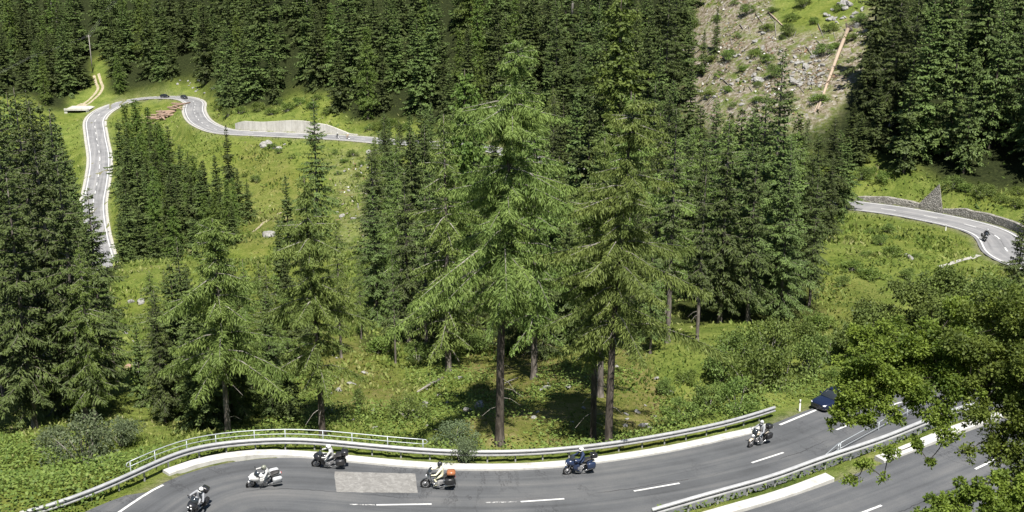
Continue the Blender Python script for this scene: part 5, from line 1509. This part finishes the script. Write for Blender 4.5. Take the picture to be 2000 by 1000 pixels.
def motorcycle(p, heading, lean, label, body, style='tourer', case=None, panniers=None, screen=True, bag=None):
    root = empty('motorcycle', p, label, 'motorcycle', None)
    root.rotation_euler = (lean, 0, heading); root.scale = (1.1, 1.1, 1.1)
    wheel(root, .76, .315, .115); wheel(root, -.74, .315, .15)
    for y in (-.095, .095):
        MB().tube([(.77, y, .30), (.60, y * .95, .70), (.50, y * .9, .95)], [.03, .027, .024], 8).build('fork_leg', M_CHROME, root, True)
    MB().loft([(.98, 0, .49, .05, .012), (.90, 0, .60, .075, .02), (.76, 0, .645, .08, .022), (.60, 0, .62, .075, .02), (.50, 0, .54, .06, .015)], 10).build('front_mudguard', body, root, True)
    eng = MB().loft([(.36, 0, .46, .13, .13), (.22, 0, .44, .19, .19), (-.12, 0, .43, .19, .19), (-.30, 0, .46, .13, .13)], 12, 4)
    for y in (-1, 1):
        for k in range(5): eng.box((.10, y * (.21 + k * .028), .52), (.20, .014, .17))
        eng.tube([(.0, y * .18, .38), (.0, y * .30, .38)], .11, 12)
    eng.build('engine', M_ALU, root)
    MB().tube([(.46, 0, .90), (.1, .07, .78), (-.35, .10, .70), (-.74, .09, .34)], .026, 6).tube([(.46, 0, .90), (.1, -.07, .78), (-.35, -.10, .70), (-.74, -.09, .34)], .026, 6).tube([(.44, 0, .82), (.40, 0, .36), (.15, 0, .22), (-.30, 0, .24)], .026, 6).build('frame', M_BLACK, root, True)
    for y in (-1, 1):
        ex = MB().tube([(.20, y * .16, .44), (.30, y * .20, .24), (.0, y * .22, .18), (-.30, y * .24, .24)], .03, 7).tube([(-.28, y * .24, .24), (-.45, y * .25, .29), (-.98, y * .27, .38)], [.04, .062, .058], 9)
        ex.build('exhaust', M_CHROME, root, True)
    MB().loft([(.44, 0, .86, .06, .05), (.36, 0, .90, .135, .11), (.16, 0, .91, .165, .125), (-.04, 0, .875, .13, .10), (-.16, 0, .84, .07, .05)], 14, 2.4).build('fuel_tank', body, root, True)
    MB().loft([(-.10, 0, .80, .10, .045), (-.26, 0, .79, .16, .06), (-.46, 0, .82, .17, .06), (-.50, 0, .88, .16, .055), (-.80, 0, .90, .13, .05), (-.90, 0, .92, .08, .035)], 12, 3).build('seat', M_SADDLE, root, True)
    MB().loft([(-.40, 0, .70, .11, .07), (-.75, 0, .74, .12, .08), (-1.00, 0, .76, .08, .05)], 10, 3).build('tail_fairing', body, root, True)
    MB().box((-1.02, 0, .76), (.03, .15, .06)).build('tail_light', M_TAIL, root)
    MB().loft([(-.45, 0, .60, .06, .012), (-.74, 0, .655, .085, .02), (-.98, 0, .58, .08, .02), (-1.06, 0, .46, .06, .01)], 10).build('rear_mudguard', M_BLACK, root, True)
    MB().tube([(.34, .40, 1.05), (.40, .30, 1.09), (.46, .08, 1.0), (.46, -.08, 1.0), (.40, -.30, 1.09), (.34, -.40, 1.05)], .017, 7).build('handlebar', M_BLACK, root, True)
    for y in (-1, 1):
        mi = MB().tube([(.42, y * .28, 1.08), (.46, y * .36, 1.22)], .009, 5).ball((.46, y * .40, 1.25), (.03, .085, .05), 10, 6)
        mi.build('mirror', M_BLACK if style != 'cruiser' else M_CHROME, root, True)
        MB().tube([(.08, y * .18, .30), (.08, y * .34, .30)], .02, 6).build('footpeg', M_BLACK, root)
    if style == 'cruiser':
        MB().ball((.62, 0, .86), (.11, .115, .115), 14, 8).build('headlight', M_CHROME, root, True)
        MB().ball((.69, 0, .86), (.05, .09, .09), 12, 6).build('headlight_lens', M_LENS, root, True)
    else:
        fr = MB().loft([(.92, 0, .86, .06, .07), (.84, 0, .90, .17, .13), (.68, 0, .90, .26, .19), (.48, 0, .86, .29, .24), (.34, 0, .80, .25, .22)], 16, 2.6)
        for y in (-1, 1): fr.loft([(.46, y * .21, .66, .03, .22), (.24, y * .24, .58, .035, .24), (.02, y * .22, .52, .025, .16)], 8, 3)
        fr.build('fairing', body, root, True)
        for y in (-.085, .085): MB().ball((.90, y, .88), (.03, .06, .045), 10, 6).build('headlight', M_LENS, root, True)
    if screen:
        V = []; F = []
        for i in range(7):
            a = (i / 6 - .5) * 2
            V += [(.70 - .16 * a * a, a * .23, 1.02), (.50 - .16 * a * a, a * .19, 1.38 - .05 * a * a), (.49 - .16 * a * a, a * .19, 1.375 - .05 * a * a), (.69 - .16 * a * a, a * .23, 1.015)]
        for i in range(6):
            for j in range(4): F.append((i * 4 + j, i * 4 + (j + 1) % 4, i * 4 + 4 + (j + 1) % 4, i * 4 + 4 + j))
        MB().add(V, F).build('windscreen', M_GLASS, root, True)
    if panniers:
        for y in (-1, 1):
            pn = MB().loft([(-.42, y * .33, .60, .10, .17), (-.50, y * .34, .60, .125, .20), (-.88, y * .34, .61, .125, .20), (-.97, y * .33, .61, .09, .15)], 12, 4.5)
            pn.build('pannier', panniers, root, True)
    if case:
        MB().loft([(-.78, 0, 1.10, .17, .13), (-.84, 0, 1.11, .22, .17), (-1.14, 0, 1.10, .22, .16), (-1.20, 0, 1.09, .16, .11)], 14, 4).build('top_case', case, root, True)
        MB().box((-.98, 0, .95), (.36, .26, .03)).build('luggage_rack', M_BLACK, root)
    if bag:
        MB().loft([(-.52, 0, 1.02, .17, .10), (-.60, 0, 1.05, .26, .14), (-.95, 0, 1.05, .26, .13), (-1.04, 0, 1.02, .17, .09)], 12, 3).build('luggage_roll', bag, root, True)
    return root

def skin_body(J, E, cut):
    """one continuous figure: joints J {name: (pos, radius)}, bones E; faces get a slot by the nearest bone"""
    names = list(J); idx = {n_: i for i, n_ in enumerate(names)}
    me = bpy.data.meshes.new('body_frame')
    me.from_pydata([J[n_][0] for n_ in names], [(idx[a], idx[b]) for a, b, _ in E], [])
    o = bpy.data.objects.new('body_frame', me); COL.objects.link(o)
    o.modifiers.new('skin', 'SKIN').use_smooth_shade = True
    if not me.skin_vertices: me.attributes
    for i, n_ in enumerate(names):
        sv_ = me.skin_vertices[0].data[i]; sv_.radius = (J[n_][1], J[n_][1]); sv_.use_root = (n_ == 'pelvis')
    ss = o.modifiers.new('sub', 'SUBSURF'); ss.levels = 1; ss.render_levels = 1
    dg = bpy.context.evaluated_depsgraph_get()
    out = bpy.data.meshes.new_from_object(o.evaluated_get(dg))
    bpy.data.objects.remove(o)
    A_ = np.array([J[a][0] for a, b, _ in E], float); B_ = np.array([J[b][0] for a, b, _ in E], float); sl = np.array([k for _, _, k in E])
    cs = np.array([tuple(p.center) for p in out.polygons])
    d = B_ - A_; t = np.clip(((cs[:, None] - A_[None]) * d[None]).sum(-1) / ((d ** 2).sum(-1)[None] + 1e-9), 0, 1)
    dist = np.linalg.norm(cs[:, None] - (A_[None] + d[None] * t[..., None]), axis=-1)
    out.polygons.foreach_set('material_index', sl[dist.argmin(1)].astype(np.int32))
    out.polygons.foreach_set('use_smooth', [True] * len(out.polygons))
    return out
def rider_mesh(fwd, hx=.37, hz=1.07, hip=(-.26, .93), foot=(.06, .34), knee=(.24, .74)):
    J = {}; E = []
    hip_x, hip_z = hip
    cx, cz = hip_x + .42 * math.sin(fwd), hip_z + .42 * math.cos(fwd)
    nx, nz = hip_x + .54 * math.sin(fwd), hip_z + .55 * math.cos(fwd)
    J['pelvis'] = ((hip_x, 0, hip_z), .15); J['waist'] = ((hip_x + .2 * math.sin(fwd), 0, hip_z + .2 * math.cos(fwd)), .14)
    J['chest'] = ((cx, 0, cz), .165); J['neck'] = ((nx, 0, nz), .065); J['head'] = ((nx + .05, 0, nz + .13), .085); J['crown'] = ((nx + .06, 0, nz + .22), .06)
    E += [('pelvis', 'waist', 1), ('waist', 'chest', 0), ('chest', 'neck', 0), ('neck', 'head', 3), ('head', 'crown', 3)]
    for s, y in (('l', 1), ('r', -1)):
        J['shoulder' + s] = ((cx + .02, y * .20, cz + .03), .085)
        J['elbow' + s] = ((cx * .45 + hx * .55, y * .40, (cz * .5 + hz * .5) - .10), .055)
        J['wrist' + s] = ((hx - .07, y * .385, hz + .015), .038)
        J['palm' + s] = ((hx - .015, y * .375, hz + .02), .036)
        E += [('chest', 'shoulder' + s, 0), ('shoulder' + s, 'elbow' + s, 0), ('elbow' + s, 'wrist' + s, 0), ('wrist' + s, 'palm' + s, 2)]
        for k, (oy, ln) in enumerate(((.032, .85), (.011, 1.), (-.011, .95), (-.032, .75))):   # four fingers curl over the grip
            J['knuckle%d' % k + s] = ((hx + .028 * ln, y * (.375 + oy), hz + .026), .010)
            J['tip%d' % k + s] = ((hx + .026 * ln, y * (.375 + oy), hz - .022), .008)
            E += [('palm' + s, 'knuckle%d' % k + s, 2), ('knuckle%d' % k + s, 'tip%d' % k + s, 2)]
        J['thumb' + s] = ((hx - .01, y * .325, hz - .012), .011); J['thumbtip' + s] = ((hx + .012, y * .318, hz - .03), .009)
        E += [('palm' + s, 'thumb' + s, 2), ('thumb' + s, 'thumbtip' + s, 2)]
        J['hip' + s] = ((hip_x + .04, y * .11, hip_z - .02), .105); J['knee' + s] = ((knee[0], y * .25, knee[1]), .072)
        J['ankle' + s] = ((foot[0] - .08, y * .26, foot[1] + .07), .05); J['ball' + s] = ((foot[0] + .06, y * .27, foot[1] + .02), .042); J['toe' + s] = ((foot[0] + .15, y * .27, foot[1]), .03)
        E += [('pelvis', 'hip' + s, 1), ('hip' + s, 'knee' + s, 1), ('knee' + s, 'ankle' + s, 1), ('ankle' + s, 'ball' + s, 4), ('ball' + s, 'toe' + s, 4)]
    return skin_body(J, E, None), (nx + .055, nz + .15)
POSE = {'upright': rider_mesh(.12), 'touring': rider_mesh(.30), 'crouch': rider_mesh(.62, hip=(-.30, .94), knee=(.16, .74), foot=(-.04, .36))}
M_GLOVE = simple('black leather', (.02, .02, .02), .6)
def rider(bike, pose, label, jacket, trousers, helmet, hx=0., turn=0., vest=None):
    me, (hx_, hz_) = POSE[pose]
    me = me.copy(); me.materials.clear()
    for m_ in (jacket, trousers, M_GLOVE, M_SKIN, M_GLOVE): me.materials.append(m_)
    root = link('person', me)
    root.location = bike.location; root.rotation_euler = bike.rotation_euler; root.scale = bike.scale
    tag(root, label, 'person')
    hb = MB().ball((0, 0, 0), (.155, .13, .155), 16, 12).loft([(.15, 0, -.08, .07, .05), (.09, 0, -.085, .10, .06), (.0, 0, -.09, .11, .05)], 12, 2.4)
    h = hb.build('helmet', helmet, root, True); h.location = (hx_ + .015, 0, hz_ + .015); h.rotation_euler = (0, .12, turn)
    V = []; F = []
    for i in range(9):
        a = math.radians(-68 + 17 * i)
        for z in (.062, .0, -.045):
            k = math.sqrt(max(.01, 1 - (z / .155) ** 2)) * 1.03
            V.append((.155 * math.cos(a) * k, .13 * math.sin(a) * k, z))
    for i in range(8):
        for j in range(2): F.append((i * 3 + j, i * 3 + j + 1, i * 3 + j + 4, i * 3 + j + 3))
    MB().add(V, F).build('visor', M_GLASS, h, True)
    return root
cloth = lambda n_, c: simple(n_, c, .85, 0, .15, .18, 8)
C_WHITE, C_BLACK, C_GREY, C_YEL, C_NAVY, C_JEANS = cloth('white riding jacket', (.46, .46, .455)), cloth('black textile', (.025, .025, .028)), cloth('grey textile', (.26, .27, .29)), cloth('pale yellow jacket', (.66, .63, .46)), cloth('dark blue textile', (.03, .045, .09)), cloth('blue denim', (.15, .21, .32))
H_WHITE, H_BLACK, H_SILVER, H_OLIVE = paint('white helmet', (.76, .76, .75)), paint('black helmet', (.025, .025, .03)), paint('silver helmet', (.46, .47, .48)), paint('olive helmet', (.20, .21, .17))

def at_road(P, p, rev=True, extra=0.):
    i = min(max(nearest(P, p), 1), len(P) - 2)
    d = P[i + 1] - P[i - 1]
    return math.atan2(d[1], d[0]) + (math.pi if rev else 0) + extra
def on_road(u, v, P=CENTRE):
    z = -1.5
    for _ in range(15):
        p = at_z(u, v, z); z = road_z(P, p) + .01
    p[2] = z; return p
R_ = math.radians
p = on_road(374, 1002); b = motorcycle(p, at_road(CENTRE, p, extra=R_(8)), R_(-24), 'black motorcycle with white mirrors leaning into the bend, lowest left in the photo', P_BLACK, 'tourer', P_BLACK, M_BLACK)
rider(b, 'touring', 'person in a grey jacket with a white helmet on the lowest black motorcycle', C_GREY, C_BLACK, H_WHITE)
p = on_road(514, 947); b = motorcycle(p, at_road(CENTRE, p, extra=R_(10)), R_(-24), 'white sports tourer with silver side cases leaning through the bend', P_WHITE, 'tourer', None, P_SILVER)
rider(b, 'crouch', 'person in white with an olive helmet crouching on the white sports tourer', C_WHITE, C_BLACK, H_OLIVE)
p = on_road(643, 911); b = motorcycle(p, at_road(CENTRE, p, extra=R_(6)), R_(-17), 'black touring motorcycle with a top case on the far edge by the pale patch', P_BLACK, 'tourer', P_BLACK, P_BLACK)
rider(b, 'touring', 'person in a white jacket and white helmet on the black tourer with the top case', C_WHITE, C_BLACK, H_WHITE)
p = on_road(856, 953); b = motorcycle(p, at_road(CENTRE, p), R_(-4), 'black cruiser with an orange luggage roll riding beside the pale patch', P_BLACK, 'cruiser', None, P_BLACK, True, P_ORANGE)
rider(b, 'upright', 'person in a pale yellow jacket and blue jeans with a black helmet', C_YEL, C_JEANS, H_BLACK)
p = on_road(1130, 924); b = motorcycle(p, at_road(CENTRE, p), R_(-3), 'dark blue full-dress tourer with chrome engine below the larch trunks', P_NAVY, 'tourer', P_BLACK, P_NAVY)
rider(b, 'upright', 'person in dark blue clothing with a white helmet on the full-dress tourer', C_NAVY, C_NAVY, H_WHITE)
p = on_road(1480, 868); b = motorcycle(p, at_road(CENTRE, p, extra=R_(4)), R_(-5), 'cream and chrome cruiser coming down the road on the right', P_CREAM, 'cruiser', P_BLACK, M_BLACK, True)
rider(b, 'upright', 'person in a grey jacket with a silver helmet on the cream cruiser', C_GREY, C_BLACK, H_SILVER)
p = on_road(1921, 470, FAR); b = motorcycle(p, at_road(FAR, p), R_(-14), 'black motorcycle leaning round the bend of the right-hand road further down', P_BLACK, 'tourer', None, M_BLACK)
rider(b, 'touring', 'person in dark clothing with a black helmet, riding alone on the right-hand road', C_BLACK, C_BLACK, H_SILVER)

def bicycle(p, heading, label, col):
    root = empty('bicycle', p, label, 'bicycle'); root.rotation_euler = (0, 0, heading)
    for x in (.52, -.5):
        w_ = MB().torus((0, 0, 0), .33, .016, n=24, m=6).build('wheel', M_TYRE, root, True); w_.location = (x, 0, .34)
        sp = MB()
        for k in range(8): sp.tube([(0, 0, 0), (.32 * math.cos(k * .785), 0, .32 * math.sin(k * .785))], .004, 3)
        sp.build('spokes', M_CHROME, w_)
    MB().tube([(.40, 0, .85), (-.02, 0, .30), (-.14, 0, .88), (.40, 0, .85)], .02, 6).tube([(-.02, 0, .30), (-.5, 0, .34), (-.12, 0, .80)], .014, 6).tube([(.40, 0, .92), (.52, 0, .34)], .018, 6).build('frame', col, root, True)
    MB().tube([(.42, .34, .98), (.46, 0, .96), (.42, -.34, .98)], .014, 6).build('handlebar', M_BLACK, root, True)
    MB().loft([(.0, 0, .93, .03, .02), (-.12, 0, .94, .06, .03), (-.26, 0, .95, .09, .03)], 8).build('saddle', M_SADDLE, root, True)
    return root
for (u, v), lab, lab2, jc in [((659, 270), 'bicycle on the distant road just right of the tall dark spruce, left one of two', 'person in dark clothes cycling along the distant road, left one of two', C_BLACK), ((679, 271), 'bicycle on the distant road under the low end of the retaining wall', 'person in a tan top cycling below the low end of the wall', cloth('tan jersey', (.36, .25, .14)))]:
    p = on_road(u, v, FAR); b = bicycle(p, at_road(FAR, p, False), lab, M_BLACK)
    rider(b, 'touring', lab2, jc, C_BLACK, H_WHITE)

def car(p, heading, label, body):
    root = empty('car', p, label, 'car'); root.rotation_euler = (0, 0, heading)
    S = [(2.14, .52, .60, .16), (2.08, .54, .74, .22), (1.75, .57, .83, .26), (1.0, .62, .88, .32), (.6, .64, .88, .33), (-1.3, .65, .88, .34), (-1.85, .66, .86, .30), (-2.12, .66, .80, .24), (-2.2, .64, .66, .17)]
    MB().loft([(x, 0, z, hy, hz) for x, z, hy, hz in S], 18, 4.5).build('body', body, root, True)
    MB().loft([(.98, 0, .96, .66, .03), (.35, 0, 1.12, .66, .20), (-.15, 0, 1.16, .645, .25), (-1.1, 0, 1.15, .63, .24), (-1.75, 0, 1.02, .62, .10), (-1.95, 0, .95, .60, .04)], 16, 3.6).build('window', M_GLASS, root, True)
    MB().loft([(.30, 0, 1.385, .52, .02), (-.05, 0, 1.43, .55, .03), (-1.0, 0, 1.42, .55, .03), (-1.35, 0, 1.35, .52, .02)], 14, 3).build('roof', body, root, True)
    for y in (-1, 1):
        MB().tube([(.92, y * .69, .96), (.30, y * .56, 1.38)], .035, 6).build('pillar', body, root); MB().tube([(-1.85, y * .63, .98), (-1.30, y * .54, 1.36)], .05, 6).build('pillar', body, root)
        MB().tube([(-.35, y * .70, .94), (-.40, y * .575, 1.39)], .03, 6).build('pillar', body, root)
        MB().ball((.62, y * .98, .99), (.08, .12, .075), 10, 6).build('mirror', body, root, True)
        MB().ball((2.02, y * .58, .66), (.12, .17, .085), 10, 6).build('headlight', M_LENS, root, True)
        MB().ball((-2.13, y * .62, .78), (.08, .16, .08), 10, 6).build('tail_light', M_TAIL, root, True)
        for x in (1.32, -1.32):
            w_ = MB().torus((0, 0, 0), .235, .095, n=22, m=8, sy=1.1).build('wheel', M_TYRE, root, True); w_.location = (x, y * .80, .33)
            rb = MB().tube([(0, -.07, 0), (0, .07, 0)], .06, 8)
            for k in range(5): rb.box((.11 * math.cos(k * 1.2566), y * .05, .11 * math.sin(k * 1.2566)), (.19, .03, .05), Matrix.Rotation(-k * 1.2566, 3, 'Y'))
            rb.torus((0, 0, 0), .19, .02, n=18, m=5, sy=3).build('rim', M_ALU, w_)
    MB().loft([(2.16, 0, .36, .62, .09), (2.0, 0, .36, .80, .10), (-2.0, 0, .38, .80, .10), (-2.2, 0, .38, .62, .09)], 14, 4).build('bumper', M_BLACK, root, True)
    MB().box((2.13, 0, .60), (.06, .7, .10)).build('grille', M_BLACK, root)
    return root
p = on_road(1630, 792); car(p, at_road(CENTRE, p), 'dark blue car half hidden behind the broadleaf boughs on the lower road leg', paint('dark blue car paint', (.008, .013, .035)))
p = on_road(322, 190.5, FAR); car(p, at_road(FAR, p), 'black car on the distant road above the log heap', paint('black car paint', (.012, .013, .015)))
p = on_road(360, 192.5, FAR); car(p, at_road(FAR, p), 'dark grey car on the distant road where the S-bend starts', paint('charcoal car paint', (.03, .032, .036)))
